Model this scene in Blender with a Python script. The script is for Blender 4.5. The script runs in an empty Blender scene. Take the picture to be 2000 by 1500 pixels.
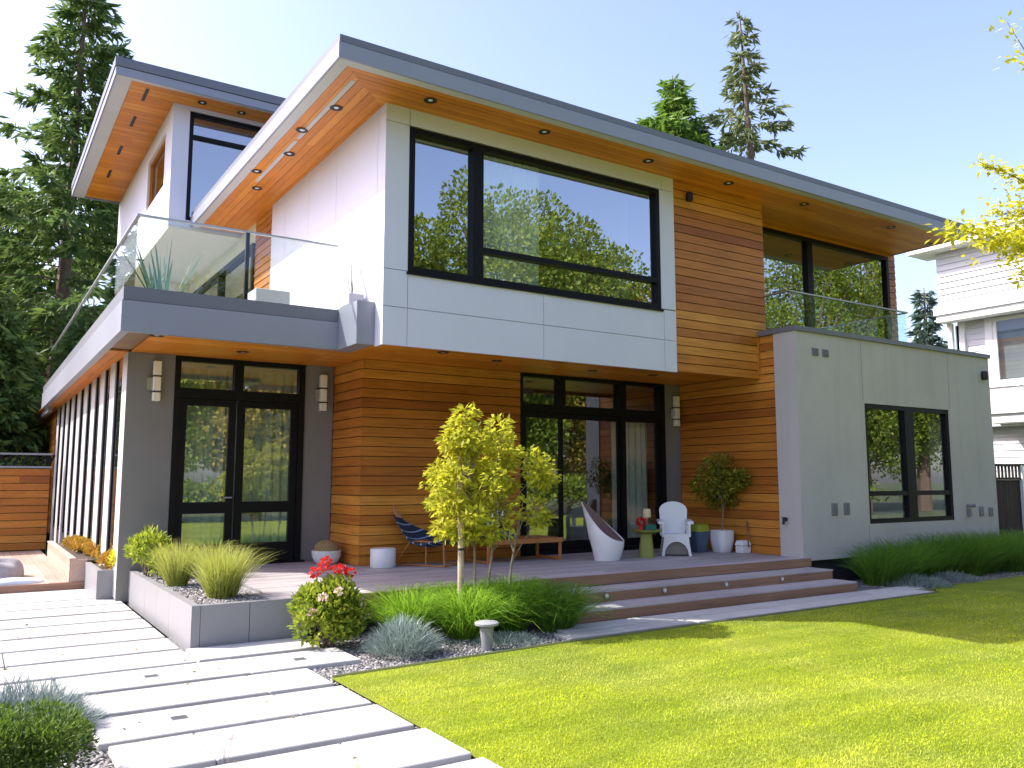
import bpy, math, random
import numpy as np
from mathutils import Vector, Matrix
R = math.radians
rng = np.random.default_rng(7)
random.seed(7)
SC = bpy.context.scene
COL = SC.collection

# ------------------------------------------------------------------ camera, sky, sun, exposure
cam_d = bpy.data.cameras.new("camera")
cam = bpy.data.objects.new("camera", cam_d)
COL.objects.link(cam)
cam.location = (0, 0, 1.6)
cam.rotation_euler = (R(90 + 6.58), 0, R(-32.95))
cam_d.sensor_width = 36.0
cam_d.lens = 36.0 * 1623 / 2000
cam_d.clip_start = 0.05
cam_d.clip_end = 2000
SC.camera = cam
SUN = Vector((-0.84, 0.62, 1.0)).normalized()      # direction towards the sun
world = bpy.data.worlds.new("World")
SC.world = world
world.use_nodes = True
wn = world.node_tree
bg = wn.nodes["Background"]
sky = wn.nodes.new("ShaderNodeTexSky")
sky.sky_type = 'NISHITA'
sky.sun_disc = False
sky.sun_elevation = math.asin(SUN.z)
sky.sun_rotation = math.atan2(SUN.x, SUN.y)
sky.air_density = 1.0
sky.dust_density = 2.4
sky.ozone_density = 2.0
wb = wn.nodes.new("ShaderNodeVectorMath")          # camera white balance of the sky light
wb.operation = 'MULTIPLY'
wb.inputs[1].default_value = (1.05, 0.925, 0.985)
wn.links.new(sky.outputs[0], wb.inputs[0])
wn.links.new(wb.outputs[0], bg.inputs[0])
bg.inputs[1].default_value = 0.15
sl = bpy.data.lights.new("sun", 'SUN')
sl.energy = 2.95
sl.angle = R(0.53)
sl.color = (1.0, 0.955, 0.88)
so = bpy.data.objects.new("sun", sl)
COL.objects.link(so)
so.location = (-20, 20, 30)
so.rotation_euler = SUN.to_track_quat('Z', 'Y').to_euler()
SC.view_settings.view_transform = 'Standard'
SC.view_settings.look = 'None'
SC.view_settings.exposure = 1.5
SC.view_settings.gamma = 1.0
SC.view_settings.use_curve_mapping = False
SC.cycles.max_bounces = 10
SC.cycles.diffuse_bounces = 5
SC.cycles.transparent_max_bounces = 24

# ------------------------------------------------------------------ materials
def lin(r, g, b):
    f = lambda c: c / 12.92 if c <= 0.04045 else ((c + 0.055) / 1.055) ** 2.4
    return (f(r / 255), f(g / 255), f(b / 255), 1)

class NT:
    def __init__(s, name):
        s.m = bpy.data.materials.new(name)
        s.m.use_nodes = True
        s.t = s.m.node_tree
        s.t.nodes.clear()
        s.out = s.n("ShaderNodeOutputMaterial")
    def n(s, typ, **kw):
        nd = s.t.nodes.new(typ)
        for k, v in kw.items():
            if k.startswith("i_"):
                nd.inputs[k[2:].replace("_", " ")].default_value = v
            else:
                setattr(nd, k, v)
        return nd
    def l(s, a, b):
        s.t.links.new(a, b)
    def ramp(s, fac, stops, interp='LINEAR'):
        r = s.n("ShaderNodeValToRGB")
        r.color_ramp.interpolation = interp
        while len(r.color_ramp.elements) < len(stops):
            r.color_ramp.elements.new(0.5)
        for e, (p, c) in zip(r.color_ramp.elements, stops):
            e.position = p
            e.color = c if len(c) == 4 else (*c, 1)
        s.l(fac, r.inputs[0])
        return r.outputs[0]
    def mix(s, fac, a, b, mode='MIX'):
        m = s.n("ShaderNodeMix", data_type='RGBA', blend_type=mode)
        for sock, v in ((m.inputs[0], fac), (m.inputs[6], a), (m.inputs[7], b)):
            if hasattr(v, "type") and hasattr(v, "node"):
                s.l(v, sock)
            elif isinstance(v, (int, float)):
                sock.default_value = v
            else:
                sock.default_value = v if len(v) == 4 else (*v, 1)
        return m.outputs[2]
    def noise(s, scale, detail=4, rough=0.55, stretch=None, coord='Object'):
        tc = s.n("ShaderNodeTexCoord")
        src = tc.outputs[coord]
        if stretch:
            mp = s.n("ShaderNodeMapping")
            mp.inputs["Scale"].default_value = stretch
            s.l(src, mp.inputs[0])
            src = mp.outputs[0]
        nz = s.n("ShaderNodeTexNoise")
        nz.inputs["Scale"].default_value = scale
        nz.inputs["Detail"].default_value = detail
        nz.inputs["Roughness"].default_value = rough
        s.l(src, nz.inputs["Vector"])
        return nz.outputs["Fac"]
    def bump(s, h, strength=0.3, dist=0.01):
        b = s.n("ShaderNodeBump")
        b.inputs["Strength"].default_value = strength
        b.inputs["Distance"].default_value = dist
        s.l(h, b.inputs["Height"])
        return b.outputs[0]
    def principled(s, color, rough=0.6, metal=0.0, normal=None, spec=0.5):
        p = s.n("ShaderNodeBsdfPrincipled")
        if hasattr(color, "node"):
            s.l(color, p.inputs["Base Color"])
        else:
            p.inputs["Base Color"].default_value = color if len(color) == 4 else (*color, 1)
        if hasattr(rough, "node"):
            s.l(rough, p.inputs["Roughness"])
        else:
            p.inputs["Roughness"].default_value = rough
        p.inputs["Metallic"].default_value = metal
        p.inputs["Specular IOR Level"].default_value = spec
        if normal is not None:
            s.l(normal, p.inputs["Normal"])
        s.l(p.outputs[0], s.out.inputs[0])
        return p

def plain(name, color, rough=0.6, metal=0.0, var=0.10, scale=3.0, bump=0.06, spec=0.4):
    """painted / cast surface: faint large mottling, a little fine grain"""
    t = NT(name)
    c = color if len(color) == 4 else (*color, 1)
    big = t.noise(scale, 5, 0.6)
    lo = tuple(x * (1 - var) for x in c[:3])
    hi = tuple(min(1, x * (1 + var)) for x in c[:3])
    col = t.ramp(big, [(0.3, lo), (0.7, hi)])
    fine = t.noise(scale * 40, 2, 0.5)
    rr = t.n("ShaderNodeMapRange")
    rr.inputs[3].default_value = max(0.02, rough - 0.08)
    rr.inputs[4].default_value = min(1, rough + 0.08)
    t.l(big, rr.inputs[0])
    t.principled(col, rr.outputs[0], metal, t.bump(fine, bump, 0.004), spec)
    return t.m

def wood(name, axis, tones, rough=0.5, grain=1.0, spec=0.35):
    """boards: a tone per board (island) with streaked grain along the axis"""
    t = NT(name)
    geo = t.n("ShaderNodeNewGeometry")
    rnd = geo.outputs["Random Per Island"]
    base = t.ramp(rnd, tones)
    st = [22.0, 22.0, 22.0]
    st[axis] = 0.9
    add = t.n("ShaderNodeVectorMath", operation='ADD')
    tc = t.n("ShaderNodeTexCoord")
    cmb = t.n("ShaderNodeCombineXYZ")
    ml = t.n("ShaderNodeMath", operation='MULTIPLY')
    ml.inputs[1].default_value = 37.0
    t.l(rnd, ml.inputs[0])
    for k in range(3):
        t.l(ml.outputs[0], cmb.inputs[k])
    t.l(tc.outputs["Object"], add.inputs[0])
    t.l(cmb.outputs[0], add.inputs[1])
    mp = t.n("ShaderNodeMapping")
    mp.inputs["Scale"].default_value = st
    t.l(add.outputs[0], mp.inputs[0])
    nz = t.n("ShaderNodeTexNoise")
    nz.inputs["Scale"].default_value = 1.6
    nz.inputs["Detail"].default_value = 6
    nz.inputs["Roughness"].default_value = 0.65
    nz.inputs["Distortion"].default_value = 0.6
    t.l(mp.outputs[0], nz.inputs["Vector"])
    g = t.ramp(nz.outputs["Fac"], [(0.3, (0.58, 0.52, 0.48)), (0.52, (1, 1, 1)), (0.75, (1.18, 1.2, 1.22))])
    col = t.mix(0.85 * grain, base, g, 'MULTIPLY')
    big = t.noise(0.6, 3, 0.6)
    bigc = t.ramp(big, [(0.3, (0.82, 0.8, 0.78)), (0.7, (1.1, 1.1, 1.1))])
    col = t.mix(1.0, col, bigc, 'MULTIPLY')
    t.principled(col, rough, 0, t.bump(nz.outputs["Fac"], 0.25, 0.003), spec)
    return t.m

def leafy(name, stops, trans=0.35, tcol=(0.35, 0.5, 0.05), rough=0.5, spec=0.25, big=0.45):
    """leaves: tone per leaf, clumps lighter and darker, some light coming through"""
    t = NT(name)
    geo = t.n("ShaderNodeNewGeometry")
    nz = t.noise(big * 4, 3, 0.6)
    av = t.n("ShaderNodeMath", operation='MULTIPLY_ADD')
    av.inputs[1].default_value = 0.62
    t.l(geo.outputs["Random Per Island"], av.inputs[0])
    m2 = t.n("ShaderNodeMath", operation='MULTIPLY')
    m2.inputs[1].default_value = 0.38
    t.l(nz, m2.inputs[0])
    t.l(m2.outputs[0], av.inputs[2])
    col = t.ramp(av.outputs[0], stops)
    p = t.principled(col, rough, 0, None, spec)
    tr = t.n("ShaderNodeBsdfTranslucent")
    tc = t.mix(0.55, col, (*tcol, 1))
    t.l(tc, tr.inputs[0])
    mx = t.n("ShaderNodeMixShader")
    mx.inputs[0].default_value = trans
    t.l(p.outputs[0], mx.inputs[1])
    t.l(tr.outputs[0], mx.inputs[2])
    t.l(mx.outputs[0], t.out.inputs[0])
    return t.m

def glass(name, tint=(0.80, 0.88, 0.84), ior=1.9, base=0.0, wave=0.0):
    """thin pane: clear transmission plus a mirror coat by Fresnel"""
    t = NT(name)
    tr = t.n("ShaderNodeBsdfTransparent")
    tr.inputs[0].default_value = (*tint, 1)
    gl = t.n("ShaderNodeBsdfGlossy")
    gl.inputs["Roughness"].default_value = 0.0
    gl.inputs[0].default_value = (0.93, 0.96, 1.0, 1)
    geo = t.n("ShaderNodeNewGeometry")
    dt = t.n("ShaderNodeVectorMath", operation='DOT_PRODUCT')
    t.l(geo.outputs["Incoming"], dt.inputs[0])
    t.l(geo.outputs["Normal"], dt.inputs[1])
    ab = t.n("ShaderNodeMath", operation='ABSOLUTE')
    t.l(dt.outputs["Value"], ab.inputs[0])
    om = t.n("ShaderNodeMath", operation='SUBTRACT')
    om.inputs[0].default_value = 1.0
    t.l(ab.outputs[0], om.inputs[1])
    pw = t.n("ShaderNodeMath", operation='POWER')
    pw.inputs[1].default_value = 5.0
    t.l(om.outputs[0], pw.inputs[0])
    if wave:
        nz = t.noise(0.7, 1, 0.4)
        b = t.bump(nz, wave, 0.02)
        t.l(b, gl.inputs["Normal"])
    mr = t.n("ShaderNodeMapRange")
    f0 = ((ior - 1) / (ior + 1)) ** 2
    mr.inputs[3].default_value = base + (1 - base) * f0
    t.l(pw.outputs[0], mr.inputs[0])
    mx = t.n("ShaderNodeMixShader")
    t.l(mr.outputs[0], mx.inputs[0])
    t.l(tr.outputs[0], mx.inputs[1])
    t.l(gl.outputs[0], mx.inputs[2])
    t.l(mx.outputs[0], t.out.inputs[0])
    return t.m

CED = [(0.0, (0.31, 0.092, 0.013)), (0.18, (0.42, 0.142, 0.018)), (0.5, (0.50, 0.182, 0.023)), (0.8, (0.57, 0.222, 0.030)), (1.0, (0.65, 0.28, 0.045))]
SOF = [(0.0, (0.58, 0.185, 0.015)), (0.5, (0.66, 0.225, 0.020)), (1.0, (0.74, 0.285, 0.032))]
DK = [(0.0, (0.37, 0.345, 0.35)), (0.5, (0.44, 0.41, 0.415)), (1.0, (0.52, 0.48, 0.48))]
M = {}
M['cedar_x'] = wood("cedar_boards_x", 0, CED, 0.48)
M['cedar_y'] = wood("cedar_boards_y", 1, CED, 0.48)
M['cedar_z'] = wood("cedar_trim", 2, CED[1:4], 0.5)
M['soffit_x'] = wood("soffit_boards_x", 0, SOF, 0.42, 0.7)
M['soffit_y'] = wood("soffit_boards_y", 1, SOF, 0.42, 0.7)
M['deck_x'] = wood("deck_boards", 0, DK, 0.62, 0.5)
M['deck_y'] = wood("deck_boards_side", 1, [(0, (0.40, 0.27, 0.21)), (1, (0.52, 0.37, 0.30))], 0.62, 0.5)
M['riser'] = wood("step_riser_boards", 0, [(0, (0.25, 0.135, 0.085)), (1, (0.33, 0.19, 0.125))], 0.55, 0.7)
M['white'] = plain("white_fibre_panel", (0.635, 0.635, 0.735), 0.5, 0, 0.03, 0.8, 0.03)
M['white_trim'] = plain("white_trim_paint", (0.80, 0.80, 0.80), 0.45, 0, 0.03, 1.0)
M['fin'] = plain("grey_white_fin_paint", (0.46, 0.455, 0.46), 0.6, 0, 0.04)
M['gap'] = plain("panel_joint", (0.22, 0.22, 0.23), 0.8)
M['grey_wall'] = plain("grey_render", (0.21, 0.203, 0.193), 0.85, 0, 0.08, 1.2, 0.15)
M['stone_wall'] = plain("pale_grey_render", (0.43, 0.425, 0.405), 0.85, 0, 0.05, 0.9, 0.12)
t = NT("pale_grey_render")
big = t.noise(0.9, 5, 0.6)
stk = t.noise(1.0, 4, 0.6, (7.0, 7.0, 0.35))
fine = t.noise(70, 3, 0.6)
c = t.ramp(big, [(0.3, (0.45, 0.432, 0.42)), (0.7, (0.51, 0.49, 0.475))])
c = t.mix(0.5, c, t.ramp(stk, [(0.30, (0.86, 0.855, 0.84)), (0.5, (1.0, 1.0, 1.0))]), 'MULTIPLY')
c = t.mix(0.3, c, t.ramp(fine, [(0.3, (0.85, 0.85, 0.85)), (0.7, (1.1, 1.1, 1.1))]), 'MULTIPLY')
t.principled(c, 0.9, 0, t.bump(fine, 0.35, 0.004), 0.2)
M['stone_wall'] = t.m
M['metal'] = plain("grey_metal_fascia", (0.25, 0.262, 0.31), 0.34, 0.0, 0.05, 0.5, 0.02, 0.55)
M['metal_dark'] = plain("grey_metal_cap", (0.15, 0.157, 0.185), 0.4, 0.0, 0.06, 0.5, 0.02)
M['soft_grey'] = plain("grey_soffit_strip", (0.50, 0.50, 0.50), 0.5, 0, 0.04)
M['black'] = plain("black_window_frame", (0.008, 0.008, 0.010), 0.45, 0, 0.1, 3.0, 0.03, 0.15)
M['black_metal'] = plain("black_fitting", (0.018, 0.018, 0.02), 0.5, 0, 0.1)
M['plinth'] = plain("dark_plinth", (0.02, 0.022, 0.028), 0.8)
M['glass_up'] = glass("window_glass_upper", (0.70, 0.78, 0.74), 2.4, 0.27, 0.03)
M['glass_low'] = glass("window_glass_lower", (0.76, 0.85, 0.80), 2.1, 0.22, 0.03)
M['rail_glass'] = glass("railing_glass", (0.90, 0.955, 0.93), 1.5, 0.0)
M['rail_edge'] = plain("glass_edge_green", (0.22, 0.42, 0.38), 0.2, 0, 0.1)
M['steel'] = plain("brushed_steel", (0.42, 0.42, 0.43), 0.35, 0.8, 0.05)
M['room'] = plain("room_plaster", (0.60, 0.60, 0.56), 0.9, 0, 0.03)
M['room_ceiling'] = plain("room_ceiling_paint", (0.62, 0.60, 0.55), 0.9, 0, 0.03)
M['room_floor'] = plain("room_floor_oak", (0.24, 0.15, 0.08), 0.5, 0, 0.2)
M['cream'] = plain("cream_plaster", (0.72, 0.69, 0.58), 0.85, 0, 0.03)
M['curtain'] = plain("white_curtain", (0.80, 0.81, 0.77), 0.9, 0, 0.04)
M['curtain_green'] = plain("sheer_green_grey_curtain", (0.52, 0.60, 0.54), 0.9, 0, 0.06)
M['planter'] = plain("grey_planter_panel", (0.25, 0.25, 0.26), 0.42, 0, 0.05, 1.0, 0.04)
M['lamp_glass'] = plain("frosted_lamp_glass", (0.80, 0.77, 0.66), 0.25, 0, 0.05)
M['lens'] = plain("lamp_lens", (0.75, 0.75, 0.73), 0.2)
M['brown_glass'] = glass("bronze_window_glass", (0.55, 0.33, 0.22), 1.8, 0.1)
M['bark'] = plain("bark", (0.16, 0.115, 0.085), 0.9, 0, 0.35, 9.0, 0.6)
M['bark_grey'] = plain("grey_bark", (0.24, 0.20, 0.16), 0.9, 0, 0.3, 12.0, 0.5)
M['stake'] = plain("weathered_stake", (0.46, 0.36, 0.27), 0.85, 0, 0.25, 9.0, 0.3)

# ------------------------------------------------------------------ mesh helpers
class MB:
    """collects faces, builds ONE mesh object"""
    def __init__(s):
        s.v = []
        s.f = []
        s.mi = []
    def add(s, vs, fs, mi=0):
        o = len(s.v)
        s.v.extend([tuple(p) for p in vs])
        s.f.extend([tuple(o + i for i in f) for f in fs])
        s.mi.extend([mi] * len(fs))
        return s
    def hexa(s, p, mi=0):
        return s.add(p, [(3, 2, 1, 0), (4, 5, 6, 7), (0, 1, 5, 4), (1, 2, 6, 5), (2, 3, 7, 6), (3, 0, 4, 7)], mi)
    def box(s, x0, x1, y0, y1, z0, z1, mi=0):
        return s.hexa([(x0, y0, z0), (x1, y0, z0), (x1, y1, z0), (x0, y1, z0), (x0, y0, z1), (x1, y0, z1), (x1, y1, z1), (x0, y1, z1)], mi)
    def bbox(s, x0, x1, y0, y1, z0, z1, b=0.01, mi=0):
        """box with chamfered edges along every side (a rounded look)"""
        xs, ys, zs = (x0, x1), (y0, y1), (z0, z1)
        V = []
        idx = {}
        for i in (0, 1):
            for j in (0, 1):
                for k in (0, 1):
                    sx, sy, sz = (1, -1)[i] * b, (1, -1)[j] * b, (1, -1)[k] * b
                    for a, p in enumerate(((xs[i], ys[j] + sy, zs[k] + sz), (xs[i] + sx, ys[j], zs[k] + sz), (xs[i] + sx, ys[j] + sy, zs[k]))):
                        idx[(i, j, k, a)] = len(V)
                        V.append(p)
        g = lambda i, j, k, a: idx[(i, j, k, a)]
        F = []
        for i in (0, 1):
            F.append((g(i, 0, 0, 0), g(i, 1, 0, 0), g(i, 1, 1, 0), g(i, 0, 1, 0)))
            F.append((g(0, i, 0, 1), g(1, i, 0, 1), g(1, i, 1, 1), g(0, i, 1, 1)))
            F.append((g(0, 0, i, 2), g(1, 0, i, 2), g(1, 1, i, 2), g(0, 1, i, 2)))
        for j in (0, 1):
            for k in (0, 1):
                F.append((g(0, j, k, 1), g(1, j, k, 1), g(1, j, k, 2), g(0, j, k, 2)))
                F.append((g(j, 0, k, 0), g(j, 1, k, 0), g(j, 1, k, 2), g(j, 0, k, 2)))
                F.append((g(j, k, 0, 0), g(j, k, 1, 0), g(j, k, 1, 1), g(j, k, 0, 1)))
                for i in (0, 1):
                    F.append((g(i, j, k, 0), g(i, j, k, 1), g(i, j, k, 2)))
        F = list(dict.fromkeys(F))
        return s.add(V, F, mi)
    def quad(s, a, b, c, d, mi=0):
        return s.add([a, b, c, d], [(0, 1, 2, 3)], mi)
    def tube(s, pts, rad, n=8, mi=0, caps=True):
        pts = [Vector(p) for p in pts]
        if isinstance(rad, (int, float)):
            rad = [rad] * len(pts)
        V = []
        F = []
        for i, p in enumerate(pts):
            d = (pts[min(i + 1, len(pts) - 1)] - pts[max(i - 1, 0)]).normalized()
            a = d.orthogonal().normalized() if abs(d.z) > 0.95 else d.cross(Vector((0, 0, 1))).normalized()
            if abs(d.z) > 0.95:
                a = (Vector((1, 0, 0)) - d * d.x).normalized()
            b = d.cross(a).normalized()
            for k in range(n):
                t = 2 * math.pi * k / n
                V.append(p + (a * math.cos(t) + b * math.sin(t)) * rad[i])
        for i in range(len(pts) - 1):
            for k in range(n):
                k2 = (k + 1) % n
                F.append((i * n + k, i * n + k2, (i + 1) * n + k2, (i + 1) * n + k))
        if caps:
            F.append(tuple(range(n - 1, -1, -1)))
            F.append(tuple((len(pts) - 1) * n + k for k in range(n)))
        return s.add(V, F, mi)
    def lathe(s, prof, c=(0, 0, 0), n=32, mi=0, sq=0.0, rot=0.0):
        """profile (r, z) turned round the z axis at c; sq > 0 squares the plan"""
        V = []
        F = []
        for r, z in prof:
            for k in range(n):
                t = 2 * math.pi * k / n
                q = 1.0
                if sq:
                    q = 1.0 / ((abs(math.cos(t)) ** sq + abs(math.sin(t)) ** sq) ** (1 / sq))
                V.append((c[0] + r * q * math.cos(t + rot), c[1] + r * q * math.sin(t + rot), c[2] + z))
        m = len(prof)
        for i in range(m - 1):
            for k in range(n):
                k2 = (k + 1) % n
                F.append((i * n + k, i * n + k2, (i + 1) * n + k2, (i + 1) * n + k))
        if prof[0][0] > 1e-4:
            F.append(tuple(range(n - 1, -1, -1)))
        if prof[-1][0] > 1e-4:
            F.append(tuple((m - 1) * n + k for k in range(n)))
        return s.add(V, F, mi)
    def build(s, name, mats, parent=None, smooth=False, loc=None):
        me = bpy.data.meshes.new(name)
        me.from_pydata(s.v, [], s.f)
        if not isinstance(mats, (list, tuple)):
            mats = [mats]
        for m in mats:
            me.materials.append(M[m] if isinstance(m, str) else m)
        if len(mats) > 1:
            me.polygons.foreach_set("material_index", s.mi)
        if smooth:
            me.polygons.foreach_set("use_smooth", [True] * len(me.polygons))
        me.update()
        o = bpy.data.objects.new(name, me)
        COL.objects.link(o)
        if smooth:
            try:
                me.set_sharp_from_angle(angle=R(40))
            except Exception:
                pass
        if parent is not None:
            o.parent = parent
            o.matrix_parent_inverse = Matrix.Translation(-parent.location) if parent.parent is None else Matrix.Identity(4)
            if parent.parent is not None:
                o.matrix_parent_inverse = Matrix.Identity(4)
        if loc is not None:
            o.location = loc
        return o

def boards(mb, O, U, V, N, L, H, h=0.137, th=0.02, lap=0.011, gap=0.010, seg=(3.2, 6.5), l0=None, l1=None, mi=0):
    """rows of lapped boards on the plane O + u U + v V, facing N; l0(v), l1(v) trim the row ends (mitres)"""
    O, U, V, N = Vector(O), Vector(U), Vector(V), Vector(N)
    n = max(1, round(H / h))
    hh = H / n
    for r in range(n):
        a, b = r * hh + gap / 2, (r + 1) * hh - gap / 2
        s0a, s0b = (l0(a), l0(b)) if l0 else (0, 0)
        s1a, s1b = (l1(a), l1(b)) if l1 else (L, L)
        cuts = []
        x = max(s0a, s0b) + random.uniform(0.4, seg[1])
        while L > 2.7 and x < min(s1a, s1b) - 0.4:
            cuts.append(x)
            x += random.uniform(*seg)
        ends = [(s0a, s0b)] + [(c, c) for c in cuts] + [(s1a, s1b)]
        for (pa, pb), (qa, qb) in zip(ends[:-1], ends[1:]):
            e = 0.0012
            P = lambda u, v, w: O + U * u + V * v + N * w
            dj = random.uniform(-0.0012, 0.0012)
            mb.hexa([P(pa + e, a, 0), P(qa - e, a, 0), P(qb - e, b, 0), P(pb + e, b, 0),
                     P(pa + e, a, th + dj), P(qa - e, a, th + dj), P(qb - e, b, th - lap + dj), P(pb + e, b, th - lap + dj)], mi)
    return mb

def np_mesh(name, verts, faces, mat, parent=None, smooth=False):
    """verts (n,3), faces (m,k) arrays -> one object"""
    me = bpy.data.meshes.new(name)
    nv, (nf, k) = len(verts), faces.shape
    me.vertices.add(nv)
    me.vertices.foreach_set("co", np.ascontiguousarray(verts, dtype=np.float32).ravel())
    me.loops.add(nf * k)
    me.loops.foreach_set("vertex_index", np.ascontiguousarray(faces, dtype=np.int32).ravel())
    me.polygons.add(nf)
    me.polygons.foreach_set("loop_start", np.arange(0, nf * k, k, dtype=np.int32))
    try:
        me.polygons.foreach_set("loop_total", np.full(nf, k, dtype=np.int32))
    except Exception:
        pass
    if smooth:
        me.polygons.foreach_set("use_smooth", np.ones(nf, dtype=bool))
    me.materials.append(M[mat] if isinstance(mat, str) else mat)
    me.update(calc_edges=True)
    o = bpy.data.objects.new(name, me)
    COL.objects.link(o)
    if parent is not None:
        o.parent = parent
        o.matrix_parent_inverse = Matrix.Translation(-parent.location) if parent.parent is None else Matrix.Identity(4)
    return o

def tag(o, label, cat, group=None):
    o["label"] = label
    o["category"] = cat
    if group:
        o["group"] = group
    return o

def thing(name, label, cat, loc=(0, 0, 0), group=None):
    o = bpy.data.objects.new(name, None)
    o.empty_display_size = 0.2
    COL.objects.link(o)
    o.location = loc
    return tag(o, label, cat, group)

def struct(o, kind="structure"):
    o["kind"] = kind
    return o

def dup(root, dx, label, group=None):
    """copy of a thing with its parts and sub-parts, moved by dx"""
    def cp(o, par):
        c = o.copy()
        COL.objects.link(c)
        if par is not None:
            c.parent = par
            c.matrix_parent_inverse = o.matrix_parent_inverse.copy()
        for ch in o.children:
            cp(ch, c)
        return c
    c = cp(root, None)
    c.location = root.location + Vector(dx)
    c["label"] = label
    if group:
        c["group"] = group
    return c

# ------------------------------------------------------------------ foliage helpers (numpy)
def unit(a):
    return a / np.maximum(np.linalg.norm(a, axis=-1, keepdims=True), 1e-9)

def leaf_quads(pos, direc, length, width, fold=0.25, updown=None):
    """one folded rhombic leaf per position: two triangles sharing the midrib"""
    n = len(pos)
    d = unit(direc)
    r = unit(rng.normal(size=(n, 3)) + (0 if updown is None else updown))
    s = unit(np.cross(d, r))
    u = np.cross(s, d)
    L = (np.ones(n) * length)[:, None] * rng.uniform(0.65, 1.25, (n, 1))
    W = (np.ones(n) * width)[:, None] * rng.uniform(0.7, 1.2, (n, 1))
    b = pos
    t = pos + d * L
    m1 = pos + d * L * 0.45 + s * W * 0.5 + u * W * fold
    m2 = pos + d * L * 0.45 - s * W * 0.5 + u * W * fold
    V = np.stack([b, m1, t, m2], 1).reshape(-1, 3)
    k = np.arange(n)[:, None] * 4
    F = np.concatenate([k + np.array([[0, 1, 2]]), k + np.array([[0, 2, 3]])], 0)
    return V, F

def blades(base, direc, height, width, bend=0.5, seg=4):
    """tapering, arching grass blades"""
    n = len(base)
    d = unit(direc)
    up = np.array([0, 0, 1.0])
    side = unit(np.cross(d, up) + rng.normal(scale=0.25, size=(n, 3)))
    out = d * np.array([1, 1, 0])
    H = np.ones(n) * height * rng.uniform(0.6, 1.2, n)
    W = np.ones(n) * width
    rows = []
    for i in range(seg + 1):
        t = i / seg
        c = base + (d * (1 - bend * t * 0.5)) * (H * t)[:, None] + out * (bend * H * t * t * 0.9)[:, None] - up * (bend * H * t ** 3 * 0.42)[:, None]
        w = (W * (1 - t) ** 0.7 * 0.5 + 0.0003)[:, None]
        rows.append(c - side * w)
        rows.append(c + side * w)
    V = np.stack(rows, 1).reshape(-1, 3)
    m = 2 * (seg + 1)
    k = np.arange(n)[:, None] * m
    F = np.concatenate([k + np.array([[2 * i, 2 * i + 1, 2 * i + 3, 2 * i + 2]]) for i in range(seg)], 0)
    return V, F

def join(parts):
    V = []
    F = []
    o = 0
    for v, f in parts:
        V.append(v)
        F.append(f + o)
        o += len(v)
    return np.concatenate(V), np.concatenate(F)

def sph(n, c, r, shell=0.5):
    """points in an ellipsoid, crowded towards its skin"""
    d = unit(rng.normal(size=(n, 3)))
    q = rng.uniform(0, 1, (n, 1)) ** (1 / 3)
    q = shell + (1 - shell) * q if shell else q
    return np.array(c) + d * q * np.array(r), d
# ------------------------------------------------------------------ ground, lawn, path, gravel
def sheet(name, pts, z, mat, sub=1):
    mb = MB()
    mb.add([(x, y, z) for x, y in pts], [tuple(range(len(pts)))])
    return struct(mb.build(name, mat))

t = NT("far_ground")
t.principled(t.ramp(t.noise(0.15, 5), [(0.3, (0.05, 0.075, 0.02)), (0.7, (0.10, 0.12, 0.04))]), 0.95)
M['far_ground'] = t.m
t = NT("lawn")
n1 = t.noise(0.55, 5, 0.6)
n2 = t.noise(3.2, 5, 0.65, (1.0, 0.35, 1.0))
n3 = t.noise(60, 3, 0.7)
wv = t.n("ShaderNodeTexWave", wave_type='BANDS', bands_direction='Y')
tc = t.n("ShaderNodeTexCoord")
mp = t.n("ShaderNodeMapping")
mp.inputs["Rotation"].default_value = (0, 0, R(7))
t.l(tc.outputs["Object"], mp.inputs[0])
t.l(mp.outputs[0], wv.inputs[0])
wv.inputs["Scale"].default_value = 0.62
wv.inputs["Distortion"].default_value = 2.2
wv.inputs["Detail"].default_value = 2
c = t.ramp(n1, [(0.28, (0.15, 0.21, 0.022)), (0.55, (0.23, 0.28, 0.028)), (0.8, (0.33, 0.34, 0.07))])
c = t.mix(0.45, c, t.ramp(n2, [(0.3, (0.55, 0.6, 0.5)), (0.7, (1.25, 1.2, 1.3))]), 'MULTIPLY')
c = t.mix(0.22, c, t.ramp(wv.outputs["Fac"], [(0.0, (0.75, 0.8, 0.7)), (1.0, (1.2, 1.15, 1.25))]), 'MULTIPLY')
c = t.mix(0.6, c, t.ramp(n3, [(0.25, (0.5, 0.55, 0.4)), (0.75, (1.4, 1.35, 1.5))]), 'MULTIPLY')
t.principled(c, 0.9, 0, t.bump(n3, 0.7, 0.02), 0.1)
M['lawn'] = t.m
t = NT("gravel")
vo = t.n("ShaderNodeTexVoronoi")
vo.inputs["Scale"].default_value = 55
tc = t.n("ShaderNodeTexCoord")
t.l(tc.outputs["Object"], vo.inputs["Vector"])
c = t.mix(0.5, vo.outputs["Color"], (0.5, 0.5, 0.5), 'MIX')
hs = t.n("ShaderNodeHueSaturation")
hs.inputs["Saturation"].default_value = 0.12
hs.inputs["Value"].default_value = 0.36
t.l(c, hs.inputs["Color"])
t.principled(hs.outputs[0], 0.85, 0, t.bump(vo.outputs["Distance"], 1.0, 0.02), 0.2)
M['gravel'] = t.m
t = NT("pebbles")
geo = t.n("ShaderNodeNewGeometry")
t.principled(t.ramp(geo.outputs["Random Per Island"], [(0, (0.05, 0.05, 0.055)), (0.5, (0.17, 0.165, 0.16)), (0.85, (0.33, 0.31, 0.29)), (1, (0.55, 0.53, 0.50))]), 0.75)
M['pebbles'] = t.m
t = NT("paving")
b1 = t.noise(1.1, 6, 0.62)
b2 = t.noise(14, 4, 0.6)
geo = t.n("ShaderNodeNewGeometry")
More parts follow.
